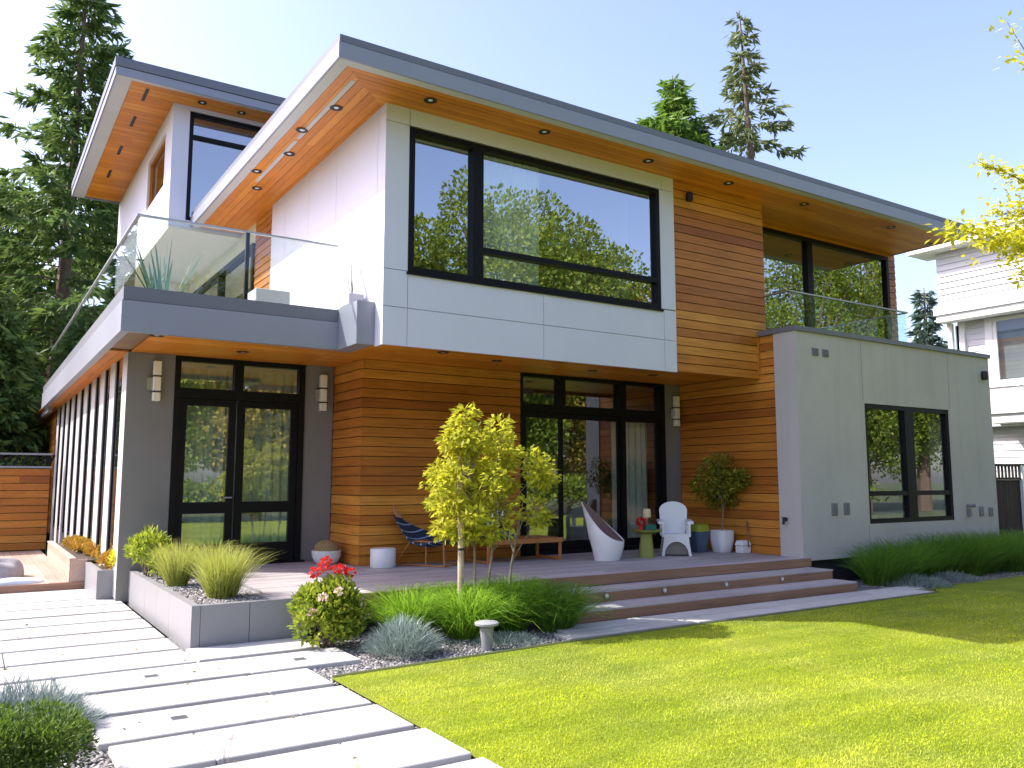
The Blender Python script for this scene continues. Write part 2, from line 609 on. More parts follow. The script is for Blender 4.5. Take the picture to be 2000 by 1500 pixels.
c = t.ramp(geo.outputs["Random Per Island"], [(0, (0.455, 0.445, 0.425)), (1, (0.53, 0.52, 0.50))])
c = t.mix(0.5, c, t.ramp(b1, [(0.32, (0.74, 0.73, 0.72)), (0.60, (1.05, 1.05, 1.05))]), 'MULTIPLY')
c = t.mix(0.25, c, t.ramp(b2, [(0.3, (0.75, 0.74, 0.72)), (0.6, (1.1, 1.1, 1.1))]), 'MULTIPLY')
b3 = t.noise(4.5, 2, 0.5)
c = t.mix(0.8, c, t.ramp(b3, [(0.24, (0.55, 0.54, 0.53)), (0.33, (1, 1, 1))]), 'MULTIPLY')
t.principled(c, 0.8, 0, t.bump(b2, 0.2, 0.004), 0.25)
M['paving'] = t.m
t = NT("soil")
t.principled(t.ramp(t.noise(9, 5), [(0.3, (0.035, 0.025, 0.018)), (0.7, (0.09, 0.065, 0.045))]), 0.95)
M['soil'] = t.m

sheet("ground", [(-300, -300), (400, -300), (400, 500), (-300, 500)], -0.16, 'far_ground')
sheet("lawn", [(2.56, -9), (26, -9), (26, 7.25), (12.2, 7.25), (11.75, 6.86), (5.2, 6.80), (2.56, 6.66)], 0.0, 'lawn')
sheet("gravel_bed", [(-3.5, 2.0), (2.56, 2.0), (2.56, 6.66), (5.2, 6.80), (11.75, 6.86), (12.2, 7.25), (21.0, 7.25), (21.0, 9.4), (1.79, 9.4), (1.79, 7.765), (-3.5, 7.765)], -0.03, 'gravel')

pv = MB()
def slab(x0, x1, y0, y1, z=0.02):
    e = 0.004
    pv.bbox(x0 + e, x1 - e, y0 + e, y1 - e, -0.14 if y0 > 7.6 else -0.05, z + random.uniform(-0.002, 0.002), 0.006)
# the slabs that step up to the lawn, gravel showing between the rows
for x0, x1, y0, y1, js in ((0.79, 2.50, 6.42, 7.04, (1.99,)), (0.74, 2.52, 5.72, 6.32, (1.99,)), (0.79, 2.53, 5.06, 5.66, (1.28,)),
                           (0.76, 2.56, 4.37, 4.97, (1.98,)), (0.79, 2.58, 3.68, 4.28, (1.3,)), (0.8, 2.56, 3.0, 3.6, (1.9,))):
    xs = [x0] + list(js) + [x1]
    for a, b in zip(xs[:-1], xs[1:]):
        slab(a, b, y0, y1)
for a, b in ((-1.2, 0.66), (0.67, 2.05), (2.05, 3.02)):
    slab(a, b, 7.12, 7.74)
slab(1.80, 2.9, 7.86, 8.44)
y = 7.80
k = 0
while y < 13.5:
    d = 0.62
    for a, b in ((-1.9, -0.2 + 0.55 * (k % 2)), (-0.2 + 0.55 * (k % 2), 1.77)):
        slab(a, b, y, y + d)
    y += d + 0.075
    k += 1
# the strip along the steps
for y0, y1, off in ((6.92, 7.22, 0.3), (7.24, 7.54, 0.9)):
    x = 5.1 + off * 0.3
    while x < 11.6:
        x1 = min(x + 1.8, 11.68 if y0 < 7 else 12.0)
        slab(x, x1, y0, y1, 0.012)
        x = x1 + 0.004
struct(pv.build("path", 'paving'))
sheet("path_bed", [(-2.0, 7.76), (1.78, 7.76), (1.78, 13.8), (-2.0, 13.8)], -0.10, 'soil')
mb = MB()
for a, b in (((2.58, 6.665), (5.2, 6.81)), ((5.2, 6.81), (11.72, 6.87)), ((12.2, 7.26), (21, 7.26))):
    mb.hexa([(a[0], a[1], -0.05), (b[0], b[1], -0.05), (b[0], b[1] + 0.012, -0.05), (a[0], a[1] + 0.012, -0.05),
             (a[0], a[1], 0.018), (b[0], b[1], 0.018), (b[0], b[1] + 0.012, 0.018), (a[0], a[1] + 0.012, 0.018)])
struct(mb.build("lawn_edging", 'steel'))

# ------------------------------------------------------------------ the house
house = thing("modern_house", "two storey modern house in cedar, white panel and grey render with flat roofs", "house", (8, 14, 0))
P = lambda mb, name, mat, par=house, smooth=False: mb.build(name, mat, par, smooth)
SZ = 3.33      # ground floor soffit
UZ = 6.31      # eave soffit

def opening_wall(mb, x0, x1, z0, z1, ox0, ox1, oz0, oz1, y0, y1, mi=0):
    mb.box(x0, ox0, y0, y1, z0, z1, mi)
    mb.box(ox1, x1, y0, y1, z0, z1, mi)
    mb.box(ox0, ox1, y0, y1, z0, oz0, mi)
    mb.box(ox0, ox1, y0, y1, oz1, z1, mi)

def window_y(x0, x1, z0, z1, y, t=0.07, dep=0.09, mull=(), trans=(), gl='glass_low', name="window", par=house, label=None):
    """frame in the plane y (facing -y); mull: (x0,x1) bars full height; trans: (xa,xb,z0,z1) bars"""
    f = MB()
    f.box(x0, x0 + t, y, y + dep, z0, z1)
    f.box(x1 - t, x1, y, y + dep, z0, z1)
    f.box(x0 + t, x1 - t, y, y + dep, z0, z0 + t)
    f.box(x0 + t, x1 - t, y, y + dep, z1 - t, z1)
    for a, b in mull:
        f.box(a, b, y - 0.003, y + dep - 0.004, z0 + t, z1 - t)
    for a, b, c, d in trans:
        f.box(a, b, y + 0.004, y + dep - 0.008, c, d)
    fr = f.build(name, 'black', par)
    if label:
        fr["label"] = label
    g = MB()
    g.quad((x0 + t * 0.5, y + dep * 0.6, z0 + t * 0.5), (x1 - t * 0.5, y + dep * 0.6, z0 + t * 0.5), (x1 - t * 0.5, y + dep * 0.6, z1 - t * 0.5), (x0 + t * 0.5, y + dep * 0.6, z1 - t * 0.5))
    g.build("pane", gl, fr)
    return fr

# --- ground floor grey walls (door wall, piers), left wall behind the fins
w = MB()
w.box(1.70, 2.31, 12.20, 12.50, 0.0, SZ)
w.box(4.17, 4.62, 12.20, 12.50, 0.0, SZ)
w.box(2.31, 4.17, 12.20, 12.50, 0.0, 0.42)
w.box(10.52, 10.92, 11.15, 11.40, 0.2, SZ)
w.box(7.30, 10.52, 11.17, 11.40, 0.0, 0.41)
w.box(1.86, 2.0, 12.50, 30.0, 0.0, 0.5)
P(w, "grey_wall", 'grey_wall')
fin = None
w = MB()
ys = [(12.503, 12.62)]
for i in range(9):
    a = 13.36 + i * 1.15
    ys.append((a, a + 0.52))
for a, b in ys[1:]:
    f = MB()
    f.box(1.70, 1.755, a, b, 0.05, SZ)
    P(f, "wall_fin", 'fin')
f = MB()
f.box(1.697, 1.755, 12.204, 12.62, 0.05, SZ)
P(f, "wall_fin", 'fin')
f = MB()
for i in range(10):
    a, b = (12.62, 13.36) if i == 0 else (13.36 + (i - 1) * 1.15 + 0.52, 13.36 + i * 1.15)
    f.box(1.712, 1.75, a, a + 0.06, 0.5, SZ)
    f.box(1.712, 1.75, b - 0.06, b, 0.5, SZ)
    f.box(1.712, 1.75, a + 0.06, b - 0.06, 0.5, 0.58)
sw = P(f, "side_window", 'black')
g = MB()
g.quad((1.728, 12.62, 0.5), (1.728, 23.2, 0.5), (1.728, 23.2, SZ), (1.728, 12.62, SZ))
g.build("pane", 'glass_low', sw)
w = MB()
boards(w, (1.72, 29.5, 0.3), (0, -1, 0), (0, 0, 1), (-1, 0, 0), 6.0, 3.0)
P(w, "rear_cedar_wall", 'cedar_y')

# --- cedar volume between the doors
w = MB()
boards(w, (4.64, 11.10, 0.40), (1, 0, 0), (0, 0, 1), (0, -1, 0), 1.74, SZ - 0.40, seg=(3.0, 6.0))
boards(w, (6.384, 11.115, 0.40), (1, 0, 0), (0, 0, 1), (0, -1, 0), 0.97, SZ - 0.40, seg=(3.0, 6.0))
P(w, "cedar_wall", 'cedar_x')
w = MB()
boards(w, (4.64, 12.19, 0.40), (0, -1, 0), (0, 0, 1), (-1, 0, 0), 1.11, SZ - 0.40, seg=(3.0, 6.0))
P(w, "cedar_side_wall", 'cedar_y')
w = MB()
w.box(4.66, 7.35, 11.14, 12.2, 0.0, SZ)
P(w, "wall_core", 'plinth')

# --- garden wing on the right
WX0, WX1, WY = 10.885, 16.70, 8.51
w = MB()
opening_wall(w, WX0, WX1, 0.35, 3.97, 12.62, 15.20, 0.87, 2.89, WY, WY + 0.43)
w.box(WX1 - 0.3, WX1, WY + 0.43, 14.0, 0.35, 3.97)
P(w, "wing_wall", 'stone_wall')
for x, za, zb in ((12.59, 2.93, 3.97), (15.24, 2.93, 3.97), (12.59, 0.35, 0.85)):
    g = MB()
    g.box(x - 0.004, x + 0.004, WY - 0.002, WY + 0.003, za, zb)
    P(g, "control_joint", 'gap')
w = MB()
w.box(WX0 + 0.12, WX1 - 0.1, WY + 0.10, 13.9, -0.05, 0.352)
P(w, "plinth", 'plinth')
w = MB()
w.box(WX0 - 0.03, WX1 + 0.03, WY - 0.035, WY + 0.46, 3.972, 4.05)
w.box(WX0 - 0.03, WX0 + 0.42, WY + 0.46, 9.235, 3.972, 4.05)
w.box(WX1 - 0.33, WX1 + 0.03, WY + 0.46, 14.0, 3.972, 4.05)
P(w, "parapet_cap", 'metal_dark')
w = MB()
boards(w, (10.925, 11.14, 0.40), (0, -1, 0), (0, 0, 1), (-1, 0, 0), 2.20, SZ - 0.4, seg=(3.0, 6.0))
boards(w, (10.925, 9.30, SZ + 0.004), (0, -1, 0), (0, 0, 1), (-1, 0, 0), 0.36, 3.965 - SZ, seg=(3.0, 6.0))
P(w, "wing_cedar_wall", 'cedar_y')
w = MB()
w.box(10.94, 11.2, 8.94, 14.0, 0.3, 3.5)
w.box(10.94, WX1 - 0.3, 8.94, 13.9, 3.45, 3.58)
P(w, "wing_core", 'plinth')
w = MB()
w.box(10.868, 10.90, 9.24, 9.268, SZ, 3.96)
P(w, "cedar_trim", 'cedar_z')
window_y(12.62, 15.20, 0.87, 2.89, WY + 0.02, 0.075, 0.10, [(13.80, 14.06)], [(12.69, 13.80, 1.33, 1.41), (14.06, 15.13, 1.33, 1.41)])
for x0, x1, z0, z1 in ((11.29, 11.44, 3.60, 3.72), (11.55, 11.70, 3.60, 3.72), (11.62, 11.76, 1.03, 1.23), (11.93, 12.07, 1.04, 1.23),
                       (16.02, 16.16, 0.92, 1.10), (16.36, 16.50, 0.91, 1.08)):
    v = MB()
    v.bbox(x0, x1, WY - 0.02, WY + 0.01, z0, z1, 0.006)
    for i in range(4):
        zz = z0 + (z1 - z0) * (i + 0.7) / 4.6
        v.box(x0 + 0.015, x1 - 0.015, WY - 0.026, WY - 0.019, zz, zz + 0.012)
    P(v, "wall_vent", 'metal_dark')
v = MB()
v.lathe([(0.045, 0), (0.06, 0.03), (0.06, 0.14), (0.045, 0.17)], (16.44, WY - 0.05, 3.53), 16)
P(v, "wall_spotlight", 'black_metal', smooth=True)
v = MB()
v.tube([(10.87, 8.80, 0.98), (10.81, 8.80, 0.98)], 0.03, 12)
v.tube([(10.82, 8.80, 0.98), (10.80, 8.80, 0.93), (10.80, 8.80, 0.90)], [0.022, 0.02, 0.016], 10)
v.box(10.80, 10.815, 8.76, 8.84, 1.005, 1.015)
P(v, "garden_tap", 'black_metal', smooth=True)
v = MB()
v.tube([(15.62, WY, 1.12), (15.62, WY - 0.06, 1.12), (15.70, WY - 0.10, 1.13)], [0.03, 0.03, 0.035], 10)
v.box(15.59, 15.67, WY - 0.05, WY, 0.93, 1.07)
P(v, "hose_tap", 'metal_dark', smooth=True)

# --- soffit over the ground floor
w = MB()
boards(w, (1.73, 10.09, SZ + 0.02), (1, 0, 0), (0, 1, 0), (0, 0, -1), 2.33, 2.09, 0.137, 0.02, 0.0, 0.005)
boards(w, (4.125, 9.26, SZ + 0.02), (1, 0, 0), (0, 1, 0), (0, 0, -1), 6.775, 0.83, 0.137, 0.02, 0.0, 0.005)
boards(w, (4.065, 10.09, SZ + 0.02), (1, 0, 0), (0, 1, 0), (0, 0, -1), 6.835, 1.06, 0.137, 0.02, 0.0, 0.005)
boards(w, (4.065, 11.15, SZ + 0.02), (1, 0, 0), (0, 1, 0), (0, 0, -1), 0.57, 1.03, 0.137, 0.02, 0.0, 0.005)
P(w, "ground_floor_soffit", 'soffit_x')
w = MB()
boards(w, (1.36, 30.0, SZ + 0.02), (0, -1, 0), (1, 0, 0), (0, 0, -1), 17.78, 0.36, 0.12, 0.02, 0.0, 0.005)
P(w, "side_soffit", 'soffit_y')
w = MB()
w.box(1.42, 16.0, 10.3, 20.0, SZ + 0.03, 3.56)
w.box(4.2, 11.0, 9.36, 10.3, SZ + 0.03, 3.56)
w.box(1.42, 4.2, 20.0, 29.9, SZ + 0.03, 3.56)
P(w, "floor_slab", 'room_floor')

# --- balcony fascia, left and front, with the corner box beside the white wall
w = MB()
w.box(1.31, 3.86, 10.07, 10.16, 3.26, 3.615)
w.box(1.31, 1.40, 10.16, 22.4, 3.26, 3.615)
w.box(1.45, 1.54, 22.4, 34.0, 3.20, 3.60)
P(w, "balcony_fascia", 'metal')
w = MB()
w.box(1.322, 3.86, 10.082, 10.22, 3.622, 3.78)
w.box(1.322, 1.46, 10.22, 22.4, 3.622, 3.78)
P(w, "balcony_kerb", 'metal_dark')
w = MB()
w.box(3.862, 4.096, 9.46, 10.2, 3.26, 3.80)
P(w, "corner_box", 'metal')
w = MB()
w.box(1.46, 4.1, 10.22, 22.4, 3.57, 3.62)
P(w, "terrace_floor", 'deck_x')

# --- white upper box: panels with open joints on a dark backing
w = MB()
yf = 9.225
e = 0.004
W0, W1, Z0, Z1 = 4.10, 9.00, 3.24, UZ
a0, a1, c0, c1 = 4.43, 8.69, 4.18, 6.07
def pan(x0, x1, z0, z1):
    w.box(x0 + e, x1 - e, yf, yf + 0.03, z0 + e, z1 - e)
pan(W0 - e, a0, 6.09, Z1 + e)
pan(W0 - e, a0, 4.19, 6.09)
pan(W0 - e, a0, 3.72, 4.19)
pan(W0 - e, a0, Z0 - e, 3.72)
pan(a0, a1 + 0.06, 6.09, Z1 + e)
pan(a1, W1 + e, 4.20, 6.09)
pan(a0, 6.50, 3.72, 4.19)
pan(6.50, W1 - 0.25, 3.72, 4.19)
pan(W1 - 0.25, W1 + e, 3.72, 4.19)
pan(a0, 6.50, Z0 - e, 3.72)
pan(6.50, W1 - 0.25, Z0 - e, 3.72)
pan(W1 - 0.25, W1 + e, Z0 - e, 3.72)
pan(a1 + 0.06, W1 + e, 6.09, Z1 + e)
# left side of the box, facing the terrace
xl = 4.10
ys = [9.225, 9.465, 10.9, 12.05, 13.2, 13.95]
for y0, y1 in zip(ys[:-1], ys[1:]):
    o = 0.0 if y0 < 9.3 else e
    w.box(xl, xl + 0.028, y0 + (0.031 if y0 < 9.3 else e), y1 - e, 3.24 if y0 < 9.3 else 3.60, UZ)
P(w, "white_panel_wall", 'white')
w = MB()
opening_wall(w, W0 + 0.02, W1, SZ + 0.03, UZ, a0 + 0.01, a1 - 0.01, c0 + 0.01, c1 - 0.01, yf + 0.031, yf + 0.20)
w.box(xl + 0.03, xl + 0.20, yf + 0.2, 13.95, SZ + 0.03, UZ)
P(w, "panel_backing", 'gap')
window_y(a0, a1, c0, c1, yf - 0.01, 0.075, 0.12, [(5.36, 5.52)], [(5.52, a1 - 0.07, 4.59, 4.665)], 'glass_up', "window", house, "wide upper window in the white panel wall")
w = MB()
w.box(a0 - 0.02, a1 + 0.03, yf - 0.03, yf + 0.02, c0 - 0.03, c0 - 0.002)
P(w, "window_sill", 'black')

# --- cedar upper wall, its return, and the recessed window wall
w = MB()
boards(w, (9.004, 9.27, 3.26), (1, 0, 0), (0, 0, 1), (0, -1, 0), 2.10, UZ - 3.26, seg=(3.0, 6.0))
P(w, "upper_cedar_wall", 'cedar_x')
w = MB()
w.box(8.99, 11.09, 9.275, 10.3, SZ + 0.035, UZ)
P(w, "wall_core", 'plinth')
w = MB()
boards(w, (11.10, 9.28, 3.26), (0, 1, 0), (0, 0, 1), (1, 0, 0), 0.70, UZ - 3.26)
P(w, "cedar_return_wall", 'cedar_y')
w = MB()
boards(w, (16.10, 10.0, 3.62), (0, 1, 0), (0, 0, 1), (1, 0, 0), 8.0, UZ - 3.62)
P(w, "cedar_end_wall", 'cedar_y')
w = MB()
w.box(16.0, 16.092, 10.08, 18.0, 3.60, UZ - 0.01)
P(w, "end_wall_core", 'plinth')
w = MB()
boards(w, (15.82, 10.0, 3.60), (1, 0, 0), (0, 0, 1), (0, -1, 0), 0.28, UZ - 3.60)
boards(w, (11.10, 10.0, 6.23), (1, 0, 0), (0, 0, 1), (0, -1, 0), 4.72, UZ - 6.23)
P(w, "cedar_window_surround", 'cedar_x')
window_y(11.12, 15.82, 3.62, 6.225, 9.95, 0.08, 0.10, [(13.18, 13.34)], [], 'glass_up', "window", house, "tall upper window over the garden wing")
v = MB()
v.lathe([(0.035, 0), (0.055, 0.02), (0.055, 0.13), (0.035, 0.15)], (9.33, 9.20, 6.0), 16)
v.tube([(9.33, 9.26, 6.07), (9.33, 9.19, 6.07)], 0.02, 8)
P(v, "wall_spotlight", 'black_metal', smooth=True)

# --- main roof: soffit boards mitred at the corner, grey edge strip, fascia, cap
RX0, RX1, RY0, RY1 = 3.165, 16.06, 8.44, 15.95
w = MB()
LX = RX1 - RX0
boards(w, (RX0 + 0.17, RY0 + 0.17, UZ + 0.02), (1, 0, 0), (0, 1, 0), (0, 0, -1), LX - 0.2, 0.86, 0.10, 0.02, 0, 0.006, (3, 5), l0=lambda v: v)
boards(w, (11.0, RY0 + 1.03, UZ + 0.02), (1, 0, 0), (0, 1, 0), (0, 0, -1), RX1 - 11.03, 0.62, 0.10, 0.02, 0, 0.006, (3, 5))
P(w, "eave_soffit", 'soffit_x')
w = MB()
boards(w, (RX0 + 0.17, RY0 + 0.17, UZ + 0.02), (0, 1, 0), (1, 0, 0), (0, 0, -1), RY1 - RY0 - 0.2, 0.83, 0.12, 0.02, 0, 0.006, (3, 5), l0=lambda v: v)
P(w, "side_eave_soffit", 'soffit_y')
w = MB()
w.box(RX0 + 0.02, RX1 - 0.02, RY0 + 0.02, RY0 + 0.165, UZ - 0.004, UZ + 0.05)
w.box(RX0 + 0.02, RX0 + 0.165, RY0 + 0.165, RY1, UZ - 0.004, UZ + 0.05)
P(w, "soffit_edge_strip", 'soft_grey')
w = MB()
w.box(RX0, RX1, RY0, RY0 + 0.03, UZ - 0.012, UZ + 0.175)
w.box(RX0, RX0 + 0.03, RY0 + 0.03, RY1, UZ - 0.012, UZ + 0.175)
w.box(RX1 - 0.03, RX1, RY0 + 0.03, RY1, UZ - 0.012, UZ + 0.175)
rf = P(w, "roof", 'metal')
w = MB()
w.box(RX0 + 0.012, RX1 - 0.012, RY0 + 0.012, RY1, UZ + 0.187, UZ + 0.27)
w.build("roof_cap", 'metal_dark', rf)
w = MB()
w.box(RX0 + 0.05, RX1 - 0.05, RY0 + 0.05, RY1, UZ + 0.06, UZ + 0.186)
w.box(9.2, RX1, RY1, 20.2, UZ + 0.05, UZ + 0.25)
w.build("roof_deck", 'gap', rf)
w = MB()
w.tube([(15.35, 8.7, 6.58), (15.35, 8.7, 6.68)], 0.02, 8)
w.lathe([(0.0, 0), (0.035, 0.0), (0.035, 0.05), (0.0, 0.06)], (15.35, 8.7, 6.66), 10)
w.build("roof_vent", 'black_metal', rf)
w = MB()
for y0, y1, x in ((8.9, 10.9, 3.50), (11.0, 12.9, 3.50)):
    w.box(x, x + 0.06, y0, y1, UZ - 0.004, UZ + 0.004)
w.build("soffit_vent_strip", 'soft_grey', house)

# --- third storey at the back left
AX0, AX1, AY0, AY1, AZ0, AZ1 = 2.79, 9.2, 16.04, 22.9, UZ, 8.68
w = MB()
opening_wall(w, AX0, AX1, AZ0, AZ1, 3.09, 6.3, 6.45, 8.60, AY0, AY0 + 0.2)
opening = (16.72, 18.62, 7.27, 8.33)
w.box(AX0, AX0 + 0.2, AY0 + 0.2, 16.72, AZ0, AZ1)
w.box(AX0, AX0 + 0.2, 18.62, AY1, AZ0, AZ1)
w.box(AX0, AX0 + 0.2, 16.72, 18.62, AZ0, 7.27)
w.box(AX0, AX0 + 0.2, 16.72, 18.62, 8.33, AZ1)
w.box(AX0 + 0.2, AX1, AY1 - 0.2, AY1, AZ0, AZ1)
w.box(AX1 - 0.2, AX1, AY0 + 0.2, AY1 - 0.2, AZ0, AZ1)
P(w, "third_storey_wall", 'white')
w = MB()
w.box(AX0 + 0.01, AX1 - 0.01, AY0 + 0.02, AY1 - 0.02, AZ0 - 0.05, AZ0 - 0.002)
w.box(3.165, 9.2, 20.6, 20.8, 3.62, 6.25)
P(w, "porch_ceiling", 'cream')
window_y(3.10, 6.29, 6.46, 8.59, AY0 + 0.03, 0.07, 0.1, [(4.6, 4.7)], [(3.17, 6.22, 8.08, 8.15)], 'glass_up')
f = MB()
f.box(AX0 + 0.04, AX0 + 0.12, 16.722, 18.618, 7.272, 7.33)
f.box(AX0 + 0.04, AX0 + 0.12, 16.722, 18.618, 8.27, 8.328)
f.box(AX0 + 0.04, AX0 + 0.12, 16.722, 16.78, 7.33, 8.27)
f.box(AX0 + 0.04, AX0 + 0.12, 18.56, 18.618, 7.33, 8.27)
fr = P(f, "side_window", 'cedar_z')
g = MB()
g.quad((AX0 + 0.09, 16.74, 7.3), (AX0 + 0.09, 18.6, 7.3), (AX0 + 0.09, 18.6, 8.3), (AX0 + 0.09, 16.74, 8.3))
g.build("pane", 'brown_glass', fr)
BX0, BX1, BY0, BY1, BZ = 1.70, 10.2, 15.38, 22.95, 8.68
w = MB()
boards(w, (BX0 + 0.29, BY0 + 0.14, BZ + 0.02), (1, 0, 0), (0, 1, 0), (0, 0, -1), 8.0, BY1 - BY0 - 0.3, 0.16, 0.02, 0, 0.008, (2, 4))
P(w, "upper_eave_soffit", 'soffit_x')
w = MB()
w.box(BX0 + 0.02, BX1, BY0 + 0.02, BY0 + 0.138, BZ - 0.004, BZ + 0.05)
w.box(BX0 + 0.02, BX0 + 0.285, BY0 + 0.138, BY1 - 0.02, BZ - 0.004, BZ + 0.05)
P(w, "soffit_edge_strip", 'soft_grey')
w = MB()
w.box(BX0, BX1, BY0, BY0 + 0.03, BZ - 0.012, BZ + 0.135)
w.box(BX0, BX0 + 0.03, BY0 + 0.03, BY1, BZ - 0.012, BZ + 0.135)
w.box(BX0 + 0.03, BX1, BY1 - 0.03, BY1, BZ - 0.012, BZ + 0.135)
rf2 = P(w, "upper_roof", 'metal')
w = MB()
w.box(BX0 - 0.015, BX1, BY0 - 0.015, BY1, BZ + 0.147, BZ + 0.31)
w.build("roof_cap", 'metal_dark', rf2)
w = MB()
w.box(BX0 + 0.05, BX1, BY0 + 0.05, BY1 - 0.05, BZ + 0.06, BZ + 0.146)
w.build("roof_deck", 'gap', rf2)
for y in (16.0, 17.36, 19.10, 20.75):
    v = MB()
    v.box(2.25, 2.31, y - 0.28, y + 0.28, BZ - 0.006, BZ + 0.01)
    P(v, "soffit_slot", 'black_metal')

# --- terrace doors in the long left wall of the main house
w = MB()
boards(w, (4.12, 14.95, 3.62), (0, -1, 0), (0, 0, 1), (-1, 0, 0), 1.0, UZ - 3.62)
P(w, "terrace_cedar_wall", 'cedar_y')
w = MB()
w.box(4.13, 4.3, 13.96, 14.94, 3.62, UZ - 0.01)
P(w, "terrace_wall_core", 'plinth')
w = MB()
w.box(4.06, 4.2, 14.96, 15.04, 3.62, 5.9)
w.box(4.06, 4.2, 17.4, 17.5, 3.62, 5.9)
w.box(4.06, 4.2, 20.5, 20.6, 3.62, 5.9)
w.box(4.06, 4.2, 15.04, 20.5, 5.8, 5.9)
w.box(4.06, 4.2, 15.04, 20.5, 3.62, 3.7)
dr = P(w, "terrace_door", 'black')
g = MB()
g.quad((4.13, 15.0, 3.65), (4.13, 20.55, 3.65), (4.13, 20.55, 5.85), (4.13, 15.0, 5.85))
g.build("pane", 'glass_low', dr)
w = MB()
w.box(4.13, 4.2, 14.97, 20.6, 5.9, UZ)
P(w, "terrace_lintel", 'cream')

# --- garden doors of the left corner room
fr = MB()
D0, D1, DT = 2.315, 4.165, SZ - 0.005
yd = 12.17
fr.box(D0, D0 + 0.07, yd, yd + 0.12, 0.43, DT)
fr.box(D1 - 0.09, D1, yd, yd + 0.12, 0.43, DT)
fr.box(D0 + 0.07, D1 - 0.09, yd, yd + 0.12, DT - 0.07, DT)
fr.box(D0 + 0.07, D1 - 0.09, yd, yd + 0.12, 2.74, 2.88)
fr.box(3.12, 3.25, yd, yd + 0.12, 2.88, DT - 0.07)
fr.box(D0 - 0.05, D1 + 0.05, yd - 0.05, yd + 0.12, 0.40, 0.43)
door = P(fr, "garden_door", 'black')
g = MB()
g.quad((D0 + 0.05, yd + 0.07, 2.86), (D1 - 0.05, yd + 0.07, 2.86), (D1 - 0.05, yd + 0.07, DT - 0.05), (D0 + 0.05, yd + 0.07, DT - 0.05))
g.build("transom_pane", 'glass_low', door)
for xa, xb in ((D0 + 0.073, 3.165), (3.195, D1 - 0.093)):
    l = MB()
    y0, y1 = yd + 0.03, yd + 0.09
    l.box(xa, xa + 0.10, y0, y1, 0.44, 2.735)
    l.box(xb - 0.10, xb, y0, y1, 0.44, 2.735)
    l.box(xa + 0.10, xb - 0.10, y0, y1, 2.64, 2.735)
    l.box(xa + 0.10, xb - 0.10, y0, y1, 1.13, 1.29)
    l.box(xa + 0.10, xb - 0.10, y0, y1, 0.44, 0.70)
    lf = l.build("door_leaf", 'black', door)
    g = MB()
    g.quad((xa + 0.08, yd + 0.06, 0.68), (xb - 0.08, yd + 0.06, 0.68), (xb - 0.08, yd + 0.06, 2.66), (xa + 0.08, yd + 0.06, 2.66))
    g = g  # sub-part would be a fourth level: the pane sits with the door
    g.build("pane", 'glass_low', door)
h = MB()
h.tube([(3.13, yd + 0.03, 1.35), (3.13, yd - 0.03, 1.35), (3.02, yd - 0.03, 1.35)], 0.012, 8)
h.build("handle", 'steel', door, True)

# --- sliding doors under the white box
fr = MB()
S0, S1 = 7.36, 10.52
yd = 11.12
tz = 2.70
fr.box(S0, S0 + 0.06, yd, yd + 0.14, 0.42, SZ)
fr.box(S1 - 0.12, S1, yd, yd + 0.14, 0.42, SZ)
fr.box(S0 + 0.06, S1 - 0.12, yd, yd + 0.14, SZ - 0.06, SZ)
fr.box(S0 + 0.06, S1 - 0.12, yd, yd + 0.14, tz, tz + 0.13)
for a, b in ((8.15, 8.27), (9.44, 9.60)):
    fr.box(a, b, yd - 0.004, yd + 0.136, tz + 0.13, SZ - 0.06)
fr.box(S0, S1, yd - 0.04, yd + 0.14, 0.40, 0.47)
sdoor = P(fr, "sliding_door", 'black')
g = MB()
g.quad((S0 + 0.03, yd + 0.08, tz + 0.1), (S1 - 0.06, yd + 0.08, tz + 0.1), (S1 - 0.06, yd + 0.08, SZ - 0.03), (S0 + 0.03, yd + 0.08, SZ - 0.03))
g.build("transom_pane", 'glass_low', sdoor)
for k, (xa, xb) in enumerate(((S0 + 0.063, 8.23), (8.19, 9.52), (9.50, S1 - 0.123))):
    l = MB()
    y0, y1 = yd + 0.02 + 0.05 * (k % 2), yd + 0.06 + 0.05 * (k % 2)
    s = 0.075 if k != 2 else 0.1
    l.box(xa, xa + s, y0, y1, 0.475, tz - 0.004)
    l.box(xb - s, xb, y0, y1, 0.475, tz - 0.004)
    l.box(xa + s, xb - s, y0, y1, tz - 0.09, tz - 0.004)
    l.box(xa + s, xb - s, y0, y1, 0.475, 0.60)
    l.build("door_leaf", 'black', sdoor)
    g = MB()
    g.quad((xa + 0.05, (y0 + y1) / 2, 0.55), (xb - 0.05, (y0 + y1) / 2, 0.55), (xb - 0.05, (y0 + y1) / 2, tz - 0.05), (xa + 0.05, (y0 + y1) / 2, tz - 0.05))
    g.build("pane", 'glass_low', sdoor)

# --- rooms behind the glass
w = MB()
w.box(1.95, 16.0, 17.0, 17.2, 0.3, 3.36)
w.box(4.66, 4.8, 12.5, 17.0, 0.4, 3.36)
w.box(7.15, 7.28, 11.42, 17.0, 0.4, 3.36)
w.box(11.2, 11.3, 11.42, 17.0, 0.4, 3.36)
w.box(4.3, 16.0, 14.2, 14.4, 3.56, UZ)
w.box(9.1, 9.25, 10.3, 14.2, 3.56, UZ)
w.box(11.2, 16.4, 13.2, 13.3, 0.4, 3.45)
w.box(3.0, 9.0, 20.0, 20.2, 6.3, 8.66)
P(w, "interior_wall", 'room')
w = MB()
w.box(1.9, 11.2, 12.5, 17.0, 0.36, 0.41)
w.box(7.28, 11.2, 11.41, 12.5, 0.36, 0.41)
w.box(11.2, 16.4, 8.95, 13.2, 0.36, 0.41)
P(w, "interior_floor", 'room_floor')
w = MB()
w.box(2.0, 11.2, 12.51, 17.0, 3.30, 3.34)
w.box(7.28, 11.2, 11.42, 12.5, 3.30, 3.34)
